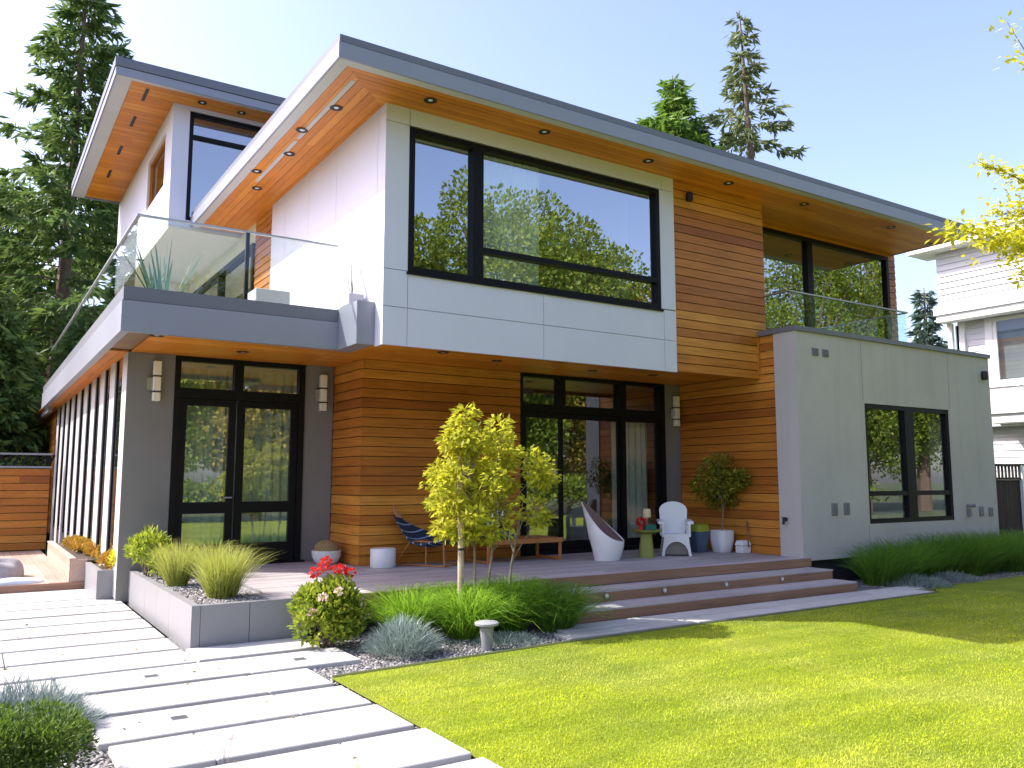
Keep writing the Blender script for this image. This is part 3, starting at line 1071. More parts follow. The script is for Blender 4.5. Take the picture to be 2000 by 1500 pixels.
w.box(11.2, 16.4, 8.95, 13.2, 3.40, 3.44)
P(w, "interior_ceiling", 'room_ceiling')
# ------------------------------------------------------------------ deck and steps
deck = thing("timber_deck", "grey timber deck with three wide brown steps down to the lawn", "deck", (7, 9.5, 0))
w = MB()
boards(w, (2.64, 8.47, 0.38), (1, 0, 0), (0, 1, 0), (0, 0, 1), 8.32, 2.70, 0.14, 0.02, 0, 0.007, (2.4, 4.6))
boards(w, (2.0, 11.14, 0.38), (1, 0, 0), (0, 1, 0), (0, 0, 1), 2.62, 1.03, 0.14, 0.02, 0, 0.007, (2.4, 4.6))
P(w, "deck_boards", 'deck_x', deck)
w = MB()
w.box(2.0, 10.9, 8.5, 12.2, 0.05, 0.37)
P(w, "deck_frame", 'plinth', deck)
w = MB()
boards(w, (2.98, 8.455, 0.275), (1, 0, 0), (0, 0, 1), (0, -1, 0), 7.99, 0.123, 0.123, 0.02, 0, 0.0, (3, 5))
P(w, "fascia_board", 'riser', deck)
for y0, z, xr in ((8.02, 0.267, 10.93), (7.60, 0.133, 10.90)):
    w = MB()
    boards(w, (5.75, y0, z - 0.02), (1, 0, 0), (0, 1, 0), (0, 0, 1), xr - 5.75, 0.45, 0.145, 0.02, 0, 0.006, (2.5, 5))
    st = P(w, "step", 'deck_x', deck)
    w = MB()
    boards(w, (5.76, y0 + 0.022, z - 0.133), (1, 0, 0), (0, 0, 1), (0, -1, 0), xr - 5.78, 0.112, 0.112, 0.02, 0, 0.0, (2.5, 4))
    w.box(5.76, 5.78, y0 + 0.03, y0 + 0.42, z - 0.13, z - 0.021)
    w.box(xr - 0.03, xr - 0.01, y0 + 0.03, y0 + 0.42, z - 0.13, z - 0.021)
    w.build("riser", 'riser', st)
for i, (x, lab) in enumerate(((6.55, "first from the grass clumps"), (7.50, "second from the grass clumps"), (8.62, "third from the grass clumps"), (9.75, "nearest the wing wall"))):
    l = MB()
    l.tube([(x, 8.03, 0.205), (x, 7.996, 0.205)], 0.034, 16)
    o = tag(l.build("step_light", 'steel', None, True), "small round steel light in the middle step riser, " + lab, "step light", "step lights")
    l = MB()
    l.tube([(x, 7.997, 0.205), (x, 7.992, 0.205)], 0.02, 12)
    l.build("lens", 'lens', o)

# ------------------------------------------------------------------ planters
pl = thing("garden_planter", "long grey panelled planter at the corner of the deck, filled with fountain grass", "planter", (2.3, 10.4, 0))
w = MB()
for y0, y1 in ((8.46, 9.5), (9.5, 10.2), (10.2, 10.95), (10.95, 12.6)):
    w.box(1.85, 1.93, y0 + (0 if y0 < 8.5 else 0.003), y1 - 0.003, -0.04, 0.405)
for x0, x1 in ((1.932, 2.40), (2.40, 3.0)):
    w.box(x0 + 0.003, x1 - 0.003, 8.462, 8.54, -0.04, 0.403)
w.box(2.62, 2.66, 8.54, 8.9, 0.3, 0.398)
w.box(1.93, 2.0, 12.1, 12.2, -0.04, 0.39)
P(w, "planter_wall", 'planter', pl)
w = MB()
w.add([(1.92, 8.53, 0.375), (2.60, 8.53, 0.385), (2.72, 9.2, 0.41), (2.68, 10.8, 0.412), (2.75, 12.15, 0.412), (1.92, 12.15, 0.375)], [(0, 1, 2, 3, 4, 5)])
P(w, "planter_gravel", 'gravel', pl)
pl2 = thing("small_planter", "short grey planter block between the wooden planter and the long one", "planter", (1.7, 12.9, 0))
w = MB()
w.box(1.50, 1.845, 12.46, 12.53, -0.04, 0.40)
w.box(1.50, 1.57, 12.53, 13.9, -0.04, 0.398)
P(w, "planter_wall", 'planter', pl2)
w = MB()
w.box(1.57, 1.70, 12.53, 13.9, 0.2, 0.37)
P(w, "planter_soil", 'soil', pl2)
pl3 = thing("wooden_planter", "low timber planter box full of orange succulents beside the fence", "planter", (1.5, 15.5, 0))
w = MB()
boards(w, (1.32, 18.0, 0.12), (0, -1, 0), (0, 0, 1), (-1, 0, 0), 4.1, 0.32, 0.11, 0.02, 0.002, 0.005)
w.box(1.32, 1.53, 13.87, 13.90, 0.12, 0.44)
w.box(1.29, 1.38, 13.86, 18.0, 0.442, 0.462)
P(w, "planter_wall", 'deck_y', pl3)
w = MB()
w.box(1.38, 1.70, 13.9, 18.0, 0.2, 0.42)
P(w, "planter_soil", 'soil', pl3)
ld = thing("side_deck", "low timber landing in front of the cedar fence", "deck", (0, 16, 0))
w = MB()
boards(w, (-2.2, 20.4, 0.10), (0, -1, 0), (1, 0, 0), (0, 0, 1), 6.5, 3.55, 0.14, 0.02, 0, 0.006)
P(w, "deck_boards", 'deck_y', ld)
w = MB()
w.box(-2.2, 1.5, 13.84, 13.875, -0.04, 0.118)
P(w, "fascia_board", 'riser', ld)

# ------------------------------------------------------------------ railings
def rail(name, label, runs, z0, z1, posts, y_post=None):
    """glass balustrade along runs of (x,y) corners"""
    t = thing(name, label, "railing", (runs[0][0][0], runs[0][0][1], z0))
    for a, b in runs:
        a, b = Vector((*a, 0)), Vector((*b, 0))
        d = b - a
        L = d.length
        d.normalize()
        n = max(1, round(L / 2.4))
        s = Vector((-d.y, d.x, 0)) * 0.005
        for i in range(n):
            p, q = a + d * (L * i / n + 0.01), a + d * (L * (i + 1) / n - 0.01)
            g = MB()
            g.hexa([(*(p - s).xy, z0), (*(q - s).xy, z0), (*(q + s).xy, z0), (*(p + s).xy, z0), (*(p - s).xy, z1), (*(q - s).xy, z1), (*(q + s).xy, z1), (*(p + s).xy, z1)])
            g.build("glass_panel", 'rail_glass', t)
    h = MB()
    for a, b in runs:
        a, b = Vector((*a, z1 + 0.012)), Vector((*b, z1 + 0.012))
        d = (b - a).normalized()
        s = Vector((-d.y, d.x, 0)) * 0.022
        u = Vector((0, 0, 0.011))
        a2, b2 = a - d * 0.02, b + d * 0.02
        h.hexa([a2 - s - u, b2 - s - u, b2 + s - u, a2 + s - u, a2 - s + u, b2 - s + u, b2 + s + u, a2 + s + u])
    h.build("handrail", 'steel', t)
    for x, y in posts:
        p = MB()
        p.box(x - 0.022, x + 0.022, y - 0.02, y + 0.02, z0 - 0.02, z1)
        p.build("post", 'black', t)
    return t
rail("balcony_railing", "long clear glass balustrade round the left balcony", [((1.45, 10.16), (3.84, 10.16)), ((1.45, 22.3), (1.45, 10.19))], 3.785, 4.63, [(2.70, 10.18)])
rail("terrace_railing", "small clear glass balustrade on the grey garden wing", [((11.08, 9.25), (11.08, 8.78)), ((11.08, 8.75), (14.40, 8.75)), ((14.42, 8.78), (14.42, 9.95))], 4.055, 4.67, [])

# ------------------------------------------------------------------ lights on the house
def wall_lamp(x, y, z, label):
    t = thing("wall_lamp", label, "wall lamp", (x, y, z), "wall lamps beside the doors")
    m = MB()
    m.box(x - 0.115, x - 0.045, y - 0.05, y, z - 0.10, z + 0.07)
    m.box(x - 0.05, x - 0.03, y - 0.09, y - 0.005, z - 0.07, z + 0.05)
    P(m, "mount", 'steel', t)
    for za, zb in ((0.10, 0.30), (-0.115, 0.085), (-0.25, -0.13)):
        m = MB()
        m.bbox(x - 0.045, x + 0.055, y - 0.115, y - 0.025, z + za, z + zb, 0.008)
        P(m, "lamp_shade", 'lamp_glass', t)
    for zz in (0.086, -0.129):
        m = MB()
        m.box(x - 0.05, x + 0.06, y - 0.12, y - 0.02, z + zz, z + zz + 0.013)
        P(m, "band", 'black_metal', t)
    return t
wl = wall_lamp(2.06, 12.2, 2.92, "frosted three block wall lamp left of the garden doors")
dup(wl, (2.37, 0, -0.03), "frosted three block wall lamp between the garden doors and cedar wall", "wall lamps beside the doors")
dup(wl, (8.70, -1.05, -0.10), "frosted wall lamp right of the sliding doors, above the potted maple", "wall lamps beside the doors")

def downlight(x, y, z, label, r=0.062, group="downlights in the eaves"):
    t = thing("downlight", label, "downlight", (x, y, z), group)
    m = MB()
    m.lathe([(r, 0.0), (r + 0.02, -0.006), (r + 0.02, -0.011), (r - 0.012, -0.012), (r - 0.02, -0.004), (0.0, -0.003)], (x, y, z), 20)
    P(m, "trim_ring", 'black_metal', t, True)
    m = MB()
    m.lathe([(0.0, -0.0075), (r - 0.036, -0.0085), (r - 0.030, -0.003)], (x, y, z), 16)
    P(m, "lens", 'lens', t, True)
    return t
fd = None
for i, (x, y, lab) in enumerate(((4.53, 8.86, "above the small left pane of the wide window"), (6.27, 8.86, "above the middle of the wide window"), (8.16, 8.87, "above the right end of the wide window"),
                         (9.87, 8.87, "above the upper cedar wall"), (11.73, 8.87, "beyond the upper cedar wall"), (14.2, 8.84, "in front of the tall upper window"), (15.85, 9.1, "at the far right corner of the roof"))):
    if fd is None:
        fd = downlight(x, y, UZ, "round downlight in the front eave " + lab)
    else:
        dup(fd, (x - 4.53, y - 8.86, 0), "round downlight in the front eave " + lab)
for x, y, lab in ((3.62, 9.70, "nearest the roof corner"), (3.48, 10.6, "second from the roof corner"), (3.60, 11.5, "third from the roof corner"), (3.40, 12.45, "fourth from the roof corner"), (3.62, 13.2, "farthest from the roof corner")):
    dup(fd, (x - 4.53, y - 8.86, 0), "round downlight in the side eave above the balcony, " + lab)
for x, y, lab in ((3.24, 15.75, "over the corner window"), (3.98, 15.79, "toward the main roof")):
    dup(fd, (x - 4.53, y - 8.86, BZ - UZ), "small downlight in the third storey eave, " + lab)
for x, y, lab in ((3.0, 11.35, "in front of the garden doors"), (1.78, 10.6, "by the balcony corner"), (5.3, 9.9, "left of the small maple"), (6.35, 10.2, "above the small maple"), (8.2, 10.3, "before the sliding doors"), (9.4, 10.2, "by the sliding door pier")):
    dup(fd, (x - 4.53, y - 8.86, SZ - UZ), "round downlight in the ground floor soffit " + lab)
dup(fd, (2.75 - 4.53, 17.3 - 8.86 + 1.5, UZ - 0.052 - UZ), "small downlight in the cream porch ceiling behind the balcony glass")

# ------------------------------------------------------------------ curtains and things inside
def curtain(x0, x1, y, z0, z1, label, mat='curtain', amp=0.035, pitch=0.14):
    n = int((x1 - x0) / pitch * 10)
    V = []
    F = []
    for i in range(n + 1):
        x = x0 + (x1 - x0) * i / n
        ph = (x - x0) / pitch * 2 * math.pi
        yy = y + amp * math.sin(ph + 0.5 * math.sin(ph * 0.37))
        V += [(x, yy, z0), (x + 0.01 * math.sin(ph * .3), yy * 0.5 + y * 0.5, z1)]
        if i:
            F.append((2 * i - 2, 2 * i, 2 * i + 1, 2 * i - 1))
    m = MB()
    m.add(V, F)
    return tag(m.build("curtain", mat, None, True), label, "curtain", "curtains behind the windows")
curtain(5.58, 6.6, 9.46, 3.75, 6.05, "white curtain hanging in the wide upper window")
curtain(2.38, 4.1, 12.44, 0.45, 3.2, "sheer grey green curtain behind the garden doors", 'curtain_green')
curtain(9.58, 10.45, 11.52, 0.45, 2.75, "pale curtain in the right leaf of the sliding doors")
def solid(name, label, cat, mb, mat, group=None, smooth=False):
    return tag(mb.build(name, mat, None, smooth), label, cat, group)
m = MB()
m.bbox(7.3, 8.5, 10.2, 10.9, 3.6, 4.55, 0.03)
M['pale_green'] = plain("pale_green_fabric", (0.50, 0.62, 0.55), 0.9)
solid("sofa_back", "pale green sofa back inside the wide upper window", "sofa", m, 'pale_green')
M['yellow'] = plain("yellow_panel", (0.75, 0.62, 0.05), 0.6)
m = MB()
m.bbox(2.43, 2.56, 12.52, 12.56, 1.35, 2.25, 0.01)
solid("wall_panel", "narrow yellow panel just inside the left garden door", "panel", m, 'yellow')
m = MB()
m.bbox(13.0, 13.9, 9.2, 9.5, 0.9, 0.98, 0.01)
m.bbox(14.2, 15.0, 9.2, 9.5, 0.9, 1.02, 0.01)
solid("window_counter", "white worktop inside the garden wing window", "worktop", m, 'white')

# ------------------------------------------------------------------ furniture on the deck
DZ = 0.402
def frame(pts, r, mb):
    for a, b in pts:
        mb.tube([a, b], r, 8)

M['teak'] = plain("teak_frame", (0.42, 0.17, 0.055), 0.5, 0, 0.2, 8)
M['teak_pale'] = plain("pale_cane_weave", (0.56, 0.36, 0.20), 0.6, 0, 0.15, 20)
M['navy'] = plain("navy_weave", (0.022, 0.040, 0.085), 0.8, 0, 0.15, 20)
M['lightblue'] = plain("light_blue_cord", (0.28, 0.40, 0.55), 0.8, 0, 0.1, 20)
ch = thing("lounge_chair", "low lounge chair with blue striped sling, cane headrest and copper legs", "lounge chair", (5.6, 11.0, DZ))
ca, sa = math.cos(R(-60)), math.sin(R(-60))
def LC(x, y, z):
    return (5.56 + x * ca - y * sa, 10.72 + x * sa + y * ca, DZ + z)
prof = [(-0.50, 0.80), (-0.44, 0.70), (-0.36, 0.60), (-0.24, 0.46), (-0.12, 0.36), (0.0, 0.315), (0.14, 0.33), (0.30, 0.365), (0.40, 0.385), (0.45, 0.36)]
def sheet3(mb, pr, wf, th, mi=None, sag=0.05, nx=8):
    """sling: profile (x,z) swept across y with sag; wf(i) half width"""
    V = []
    F = []
    MI = []
    n = len(pr)
    for k in (0, 1):
        for i, (x, z) in enumerate(pr):
            for j in range(nx + 1):
                s = -1 + 2 * j / nx
                V.append(LC(x + (1 - s * s) * -0.02, s * wf(i / (n - 1)), z - sag * (1 - s * s) - k * th))
    q = n * (nx + 1)
    for k in (0, 1):
        for i in range(n - 1):
            for j in range(nx):
                a = k * q + i * (nx + 1) + j
                F.append((a, a + 1, a + nx + 2, a + nx + 1))
                MI.append(mi(i) if mi else 0)
    for i in range(n - 1):
        for j in (0, nx):
            a = i * (nx + 1) + j
            F.append((a, a + nx + 1, a + nx + 1 + q, a + q))
            MI.append(mi(i) if mi else 0)
    for i in (0, n - 1):
        for j in range(nx):
            a = i * (nx + 1) + j
            F.append((a, a + 1, a + 1 + q, a + q))
            MI.append(0)
    o = len(mb.v)
    mb.v.extend(V)
    mb.f.extend([tuple(o + t for t in f) for f in F])
    mb.mi.extend(MI)
def resample(pr, n):
    pr = [Vector((a, b)) for a, b in pr]
    L = [0]
    for a, b in zip(pr[:-1], pr[1:]):
        L.append(L[-1] + (b - a).length)
    out = []
    for k in range(n):
        s = L[-1] * k / (n - 1)
        i = max(j for j in range(len(L)) if L[j] <= s + 1e-9)
        i = min(i, len(pr) - 2)
        f = (s - L[i]) / (L[i + 1] - L[i])
        out.append(tuple(pr[i].lerp(pr[i + 1], f)))
    return out
m = MB()
sheet3(m, resample(prof[1:], 48), lambda t: 0.28 + 0.07 * math.sin(t * 2.6), 0.022, lambda i: 1 if i % 6 == 5 else 0)
P(m, "sling", ['navy', 'lightblue'], ch, True)
m = MB()
sheet3(m, resample([(-0.56, 0.90), (-0.53, 0.84), (-0.44, 0.705)], 8), lambda t: 0.16 + 0.07 * t, 0.03, None, 0.03)
P(m, "headrest", 'teak_pale', ch, True)
m = MB()
for s in (-1, 1):
    frame([(LC(-0.42, 0.24 * s, 0.012), LC(-0.16, 0.26 * s, 0.34)), (LC(0.38, 0.26 * s, 0.34), LC(0.40, 0.26 * s, 0.012)), (LC(-0.16, 0.26 * s, 0.34), LC(0.38, 0.26 * s, 0.34)),
           (LC(-0.42, 0.24 * s, 0.014), LC(0.40, 0.26 * s, 0.014)), (LC(0.10, 0.26 * s, 0.33), LC(0.10, 0.26 * s, 0.014))], 0.011, m)
frame([(LC(-0.42, -0.24, 0.014), LC(-0.42, 0.24, 0.014)), (LC(0.40, -0.26, 0.014), LC(0.40, 0.26, 0.014)), (LC(-0.16, -0.26, 0.33), LC(-0.16, 0.26, 0.33))], 0.011, m)
P(m, "leg_frame", 'teak', ch, True)

M['pot_white'] = plain("white_glazed_clay", (0.74, 0.75, 0.76), 0.4, 0, 0.04)
m = MB()
m.lathe([(0.0, 0), (0.165, 0), (0.175, 0.012), (0.175, 0.245), (0.165, 0.258), (0.0, 0.26)], (4.86, 10.78, DZ), 40)
solid("drum_stool", "plain white drum stool on the deck left of the lounge chair", "stool", m, 'pot_white', None, True)

bw = thing("bowl_planter", "round white bowl planter with brown domed top by the cedar wall", "planter", (4.36, 11.62, DZ))
m = MB()
m.lathe([(0.0, 0.0), (0.12, 0.0), (0.17, 0.04), (0.205, 0.12), (0.21, 0.19), (0.2, 0.195), (0.19, 0.19), (0.185, 0.17), (0, 0.16)], (4.36, 11.62, DZ), 36)
P(m, "bowl", 'pot_white', bw, True)
M['dry_moss'] = plain("dry_brown_moss", (0.30, 0.21, 0.10), 0.95, 0, 0.35, 40, 0.8)
m = MB()
m.lathe([(0.188, 0.17), (0.17, 0.26), (0.11, 0.325), (0.0, 0.345)], (4.36, 11.62, DZ), 30)
P(m, "moss_dome", 'dry_moss', bw, True)

be = thing("garden_bench", "low teak bench with loop legs behind the small maple", "bench", (6.9, 10.6, DZ))
m = MB()
boards(m, (6.25, 10.28, DZ + 0.30), (1, 0, 0), (0, 1, 0), (0, 0, 1), 1.32, 0.62, 0.1, 0.035, 0, 0.012, (5, 6))
m.box(6.25, 7.57, 10.26, 10.28, DZ + 0.27, DZ + 0.335)
m.box(6.25, 7.57, 10.9, 10.92, DZ + 0.27, DZ + 0.335)
P(m, "bench_top", 'teak', be)
for x in (6.27, 7.53):
    m = MB()
    m.bbox(x - 0.02, x + 0.02, 10.27, 10.31, DZ, DZ + 0.30, 0.004)
    m.bbox(x - 0.02, x + 0.02, 10.87, 10.91, DZ, DZ + 0.30, 0.004)
    m.bbox(x - 0.02, x + 0.02, 10.31, 10.87, DZ, DZ + 0.04, 0.004)
    P(m, "leg", 'teak', be)
M['dark_fabric'] = plain("dark_slate_fabric", (0.045, 0.055, 0.07), 0.9, 0, 0.15, 30)
m = MB()
m.bbox(6.32, 6.82, 10.34, 10.86, DZ + 0.338, DZ + 0.47, 0.035)
for i in range(5):
    m.bbox(6.38 + i * 0.09, 6.40 + i * 0.09, 10.334, 10.341, DZ + 0.36, DZ + 0.45, 0.002, 1)
tag(m.build("seat_cushion", ['dark_fabric', 'lightblue']), "dark striped cushion lying on the teak bench", "cushion")
m = MB()
m.bbox(6.44, 6.86, 10.72, 10.88, DZ + 0.475, DZ + 0.80, 0.05)
for i in range(4):
    m.bbox(6.50 + i * 0.085, 6.535 + i * 0.085, 10.712, 10.722, DZ + 0.53 + 0.03 * (i % 2), DZ + 0.74, 0.003, 1)
tag(m.build("throw_pillow", ['dark_fabric', 'curtain']), "dark pillow with pale pattern standing on the teak bench", "pillow")

# bucket chair: rotation-moulded shell, cut on a slant, mauve lining
M['moulded_white'] = plain("moulded_white_plastic", (0.76, 0.77, 0.79), 0.35, 0, 0.03)
M['mauve'] = plain("mauve_lining", (0.23, 0.135, 0.13), 0.75, 0, 0.06, 6)
bc = thing("bucket_chair", "white moulded bucket chair with mauve lining, turned sideways on the deck", "bucket chair", (8.12, 9.9, DZ))
back = R(120)
def shell(r0, r1, off, mi, inner=False):
    V = []
    F = []
    n, k = 40, 14
    for i in range(k + 1):
        s = i / k
        for j in range(n):
            t = 2 * math.pi * j / n
            f = ((1 + math.cos(t - back)) / 2)
            top = 0.29 + 0.58 * f ** 1.5
            if inner:
                s2 = 0.30 + 0.70 * s
                z = 0.25 + (top - 0.25 - 0.004) * s
                rr = r0 + (r1 - r0) * math.sin(s2 * 1.5) + off
            else:
                z = top * s
                rr = r0 + (r1 - r0) * math.sin(s * 1.5)
            lean = 0.22 * (z / 0.87) ** 1.7 * f
            rad = rr * (1.0 - 0.30 * max(0, z - 0.35) / 0.5)
            V.append((8.12 + rad * math.cos(t) + lean * math.cos(back), 9.9 + rad * math.sin(t) + lean * math.sin(back), DZ + z))
    for i in range(k):
        for j in range(n):
            j2 = (j + 1) % n
            F.append((i * n + j, i * n + j2, (i + 1) * n + j2, (i + 1) * n + j))
    if inner:
        F.append(tuple(range(n)))
    return V, F
m = MB()
m.add(*shell(0.19, 0.265, 0, 0))
Vo = len(m.v)
m2V, m2F = shell(0.19, 0.265, -0.022, 0, True)
top_o = [m.v[-40 + j] for j in range(40)]
top_i = m2V[-40:]
m.add(top_o + top_i, [(j, (j + 1) % 40, 40 + (j + 1) % 40, 40 + j) for j in range(40)])
P(m, "shell", 'moulded_white', bc, True)
m = MB()
m.add(m2V, m2F)
P(m, "lining", 'mauve', bc, True)
m = MB()
m.lathe([(0.0, 0), (0.045, 0.003), (0.05, 0.0)], (0, 0, 0), 16)
a = R(-28)
m.v = [(8.12 + 0.248 * math.cos(a) + v[1] * -math.sin(a) + v[2] * math.cos(a), 9.9 + 0.248 * math.sin(a) + v[1] * math.cos(a) + v[2] * math.sin(a), DZ + 0.17 + v[0] * 1.25) for v in m.v]
P(m, "grip_hole", 'steel', bc, True)

# white armchair: rounded back plate, arms, skirt with an arch
ac = thing("plastic_armchair", "white moulded plastic armchair with rounded back and arched skirt", "armchair", (9.58, 9.95, DZ))
th = R(-38)
def AC(x, y, z):
    return (9.60 + x * math.cos(th) - y * math.sin(th), 9.98 + x * math.sin(th) + y * math.cos(th), DZ + z)
def plate(mb, outline, y0, y1, lean=0.0, holes=()):
    """closed outline (x,z) extruded along local y; lean tilts it back with height"""
    n = len(outline)
    V = [AC(x, y0 + lean * z, z) for x, z in outline] + [AC(x, y1 + lean * z, z) for x, z in outline]
    F = [tuple(range(n)), tuple(range(2 * n - 1, n - 1, -1))] + [(i, (i + 1) % n, n + (i + 1) % n, n + i) for i in range(n)]
    mb.add(V, F)
m = MB()
out = [(-0.17, 0.30), (-0.19, 0.42), (-0.215, 0.55), (-0.225, 0.68)] + [(-0.225 * math.cos(a) , 0.70 + 0.145 * math.sin(a)) for a in np.linspace(0.1, math.pi - 0.1, 15)] + [(0.225, 0.68), (0.215, 0.55), (0.19, 0.42), (0.17, 0.30)]
plate(m, out, 0.10, 0.145, 0.14)
P(m, "backrest", 'moulded_white', ac)
m = MB()
m.hexa([AC(-0.2, -0.2, 0.30), AC(0.2, -0.2, 0.30), AC(0.2, 0.19, 0.29), AC(-0.2, 0.19, 0.29), AC(-0.2, -0.22, 0.345), AC(0.2, -0.22, 0.345), AC(0.19, 0.2, 0.335), AC(-0.19, 0.2, 0.335)])
P(m, "seat", 'moulded_white', ac)
for s in (-1, 1):
    m = MB()
    def arm(pts, x0, x1):
        n = len(pts)
        V = [AC(x0 * s, y, z) for y, z in pts] + [AC(x1 * s, y, z) for y, z in pts]
        m.add(V, [tuple(range(n)), tuple(range(2 * n - 1, n - 1, -1))] + [(i, (i + 1) % n, n + (i + 1) % n, n + i) for i in range(n)])
    arm([(-0.23, 0.50), (-0.20, 0.54), (0.17, 0.56), (0.17, 0.52), (-0.18, 0.495)], 0.18, 0.275)
    arm([(-0.23, 0.30), (-0.235, 0.50), (-0.165, 0.50), (-0.165, 0.30)], 0.19, 0.225)
    arm([(0.09, 0.30), (0.10, 0.52), (0.16, 0.52), (0.15, 0.30)], 0.19, 0.225)
    P(m, "armrest", 'moulded_white', ac)
m = MB()
sk = [(-0.255, 0.0), (-0.235, 0.0)] 
sk = [(-0.235, 0.0), (-0.205, 0.18), (-0.19, 0.345), (0.19, 0.345), (0.205, 0.18), (0.235, 0.0), (0.19, 0.0)] + [(0.185 * math.cos(a), 0.025 + 0.20 * math.sin(a)) for a in np.linspace(0.0, math.pi, 17)] + [(-0.19, 0.0)]
plate(m, sk, -0.235, -0.20)
plate(m, [(-0.235, 0.0), (-0.205, 0.18), (-0.19, 0.30), (0.19, 0.30), (0.205, 0.18), (0.235, 0.0)], 0.17, 0.19)
for s in (-1, 1):
    m.hexa([AC(0.20 * s, -0.2, 0.0), AC(0.235 * s, -0.2, 0.0), AC(0.235 * s, 0.17, 0.0), AC(0.20 * s, 0.17, 0.0), AC(0.17 * s, -0.2, 0.30), AC(0.19 * s, -0.2, 0.30), AC(0.19 * s, 0.17, 0.30), AC(0.17 * s, 0.17, 0.30)])
P(m, "skirt", 'moulded_white', ac)
M['taupe'] = plain("taupe_panel", (0.20, 0.175, 0.155), 0.7)
m = MB()
plate(m, [(-0.18, 0.02), (-0.18, 0.1), (-0.13, 0.2), (0, 0.235), (0.13, 0.2), (0.18, 0.1), (0.18, 0.02)], -0.19, -0.175)
P(m, "inner_panel", 'taupe', ac)

M['olive'] = plain("olive_green_plastic", (0.24, 0.26, 0.045), 0.45, 0, 0.05)
st = thing("side_table", "olive green pedestal side table between the two white chairs", "side table", (8.93, 9.92, DZ))
c0 = (8.93, 9.92, DZ)
m = MB()
m.lathe([(0.0, 0), (0.125, 0), (0.12, 0.02), (0.085, 0.36), (0.0, 0.36)], c0, 32, sq=5, rot=R(45))
P(m, "pedestal", 'olive', st, True)
m = MB()
m.lathe([(0.0, 0.36), (0.09, 0.36), (0.19, 0.40), (0.2, 0.43), (0.19, 0.43), (0.17, 0.415), (0.0, 0.415)], c0, 32, sq=6)
P(m, "table_top", 'olive', st, True)
M['teal'] = plain("teal_lacquer", (0.02, 0.16, 0.15), 0.4)
M['red'] = plain("red_petals", (0.62, 0.02, 0.018), 0.55, 0, 0.2, 20)
M['candle'] = plain("cream_candle_wax", (0.74, 0.62, 0.38), 0.6)
m = MB()
m.bbox(8.85, 9.06, 9.82, 9.98, DZ + 0.417, DZ + 0.50, 0.008)
solid("teal_box", "teal lidded box on the olive side table", "box", m, 'teal')
fl = thing("flower_pot", "small pot of red flowers on the olive side table", "flower pot", (8.79, 9.86, DZ + 0.416))
m = MB()
m.lathe([(0, 0), (0.028, 0), (0.036, 0.07), (0.03, 0.07), (0, 0.06)], (8.79, 9.88, DZ + 0.417), 16)
P(m, "pot", 'red', fl, True)
p, d = sph(160, (8.795, 9.88, DZ + 0.55), (0.06, 0.06, 0.055))
V, F = leaf_quads(p, d, 0.035, 0.03)
np_mesh("petals", V, F, 'red', fl)
ln = thing("candle_lantern", "clear lantern with a cream top behind the side table", "lantern", (9.16, 10.15, DZ))
m = MB()
m.lathe([(0, 0.60), (0.06, 0.60), (0.065, 0.62), (0.06, 0.72), (0.05, 0.735), (0, 0.735)], (9.16, 10.15, DZ), 20)
P(m, "lantern_top", 'candle', ln, True)
m = MB()
m.lathe([(0.055, 0.02), (0.06, 0.30), (0.055, 0.595)], (9.16, 10.15, DZ), 20)
P(m, "lantern_glass", 'rail_glass', ln, True)
m = MB()
m.lathe([(0, 0), (0.09, 0), (0.09, 0.015), (0.02, 0.03), (0.02, 0.2), (0.0, 0.2)], (9.16, 10.15, DZ), 20)
P(m, "lantern_base", 'steel', ln, True)

M['blue_pot'] = plain("slate_blue_ceramic", (0.075, 0.115, 0.19), 0.45, 0, 0.08)
M['lime'] = plain("lime_rim", (0.30, 0.34, 0.03), 0.5)
bp = thing("blue_pot", "tapered slate blue pot with a lime green top", "pot", (10.30, 10.15, DZ))
m = MB()
m.lathe([(0, 0), (0.10, 0), (0.105, 0.01), (0.15, 0.34), (0.14, 0.34), (0.13, 0.30), (0, 0.30)], (10.30, 10.15, DZ), 28, sq=5)
P(m, "pot_body", 'blue_pot', bp, True)
m = MB()
m.lathe([(0.135, 0.34), (0.155, 0.345), (0.15, 0.44), (0.115, 0.47), (0, 0.47)], (10.30, 10.15, DZ), 28, sq=5)
P(m, "lime_top", 'lime', bp, True)
wp = thing("white_pot", "white tapered square pot holding the potted maple", "pot", (10.62, 9.93, DZ))
m = MB()
m.lathe([(0, 0), (0.115, 0), (0.13, 0.02), (0.165, 0.20), (0.17, 0.36), (0.155, 0.36), (0.15, 0.32), (0, 0.32)], (10.62, 9.93, DZ), 36, sq=4)
P(m, "pot_body", 'pot_white', wp, True)
m = MB()
m.lathe([(0, 0.325), (0.15, 0.322)], (10.62, 9.93, DZ), 20)
P(m, "pot_soil", 'soil', wp)
bx = thing("storage_box", "small white lidded box on the deck beside the white pot", "box", (10.78, 9.62, DZ))
m = MB()
m.bbox(10.68, 10.885, 9.54, 9.70, DZ, DZ + 0.12, 0.012)
P(m, "box_body", 'pot_white', bx)
m = MB()
m.hexa([(10.675, 9.535, DZ + 0.128), (10.89, 9.535, DZ + 0.128), (10.89, 9.705, DZ + 0.128), (10.675, 9.705, DZ + 0.128),
        (10.70, 9.56, DZ + 0.205), (10.865, 9.56, DZ + 0.205), (10.865, 9.68, DZ + 0.205), (10.70, 9.68, DZ + 0.205)])
P(m, "lid", 'pot_white', bx)
m = MB()
m.tube([(10.78, 9.50, DZ + 0.1), (10.895, 9.62, DZ + 0.52)], 0.012, 6)
solid("garden_cane", "thin dark cane leaning on the cedar wall by the white pot", "cane", m, 'bark')

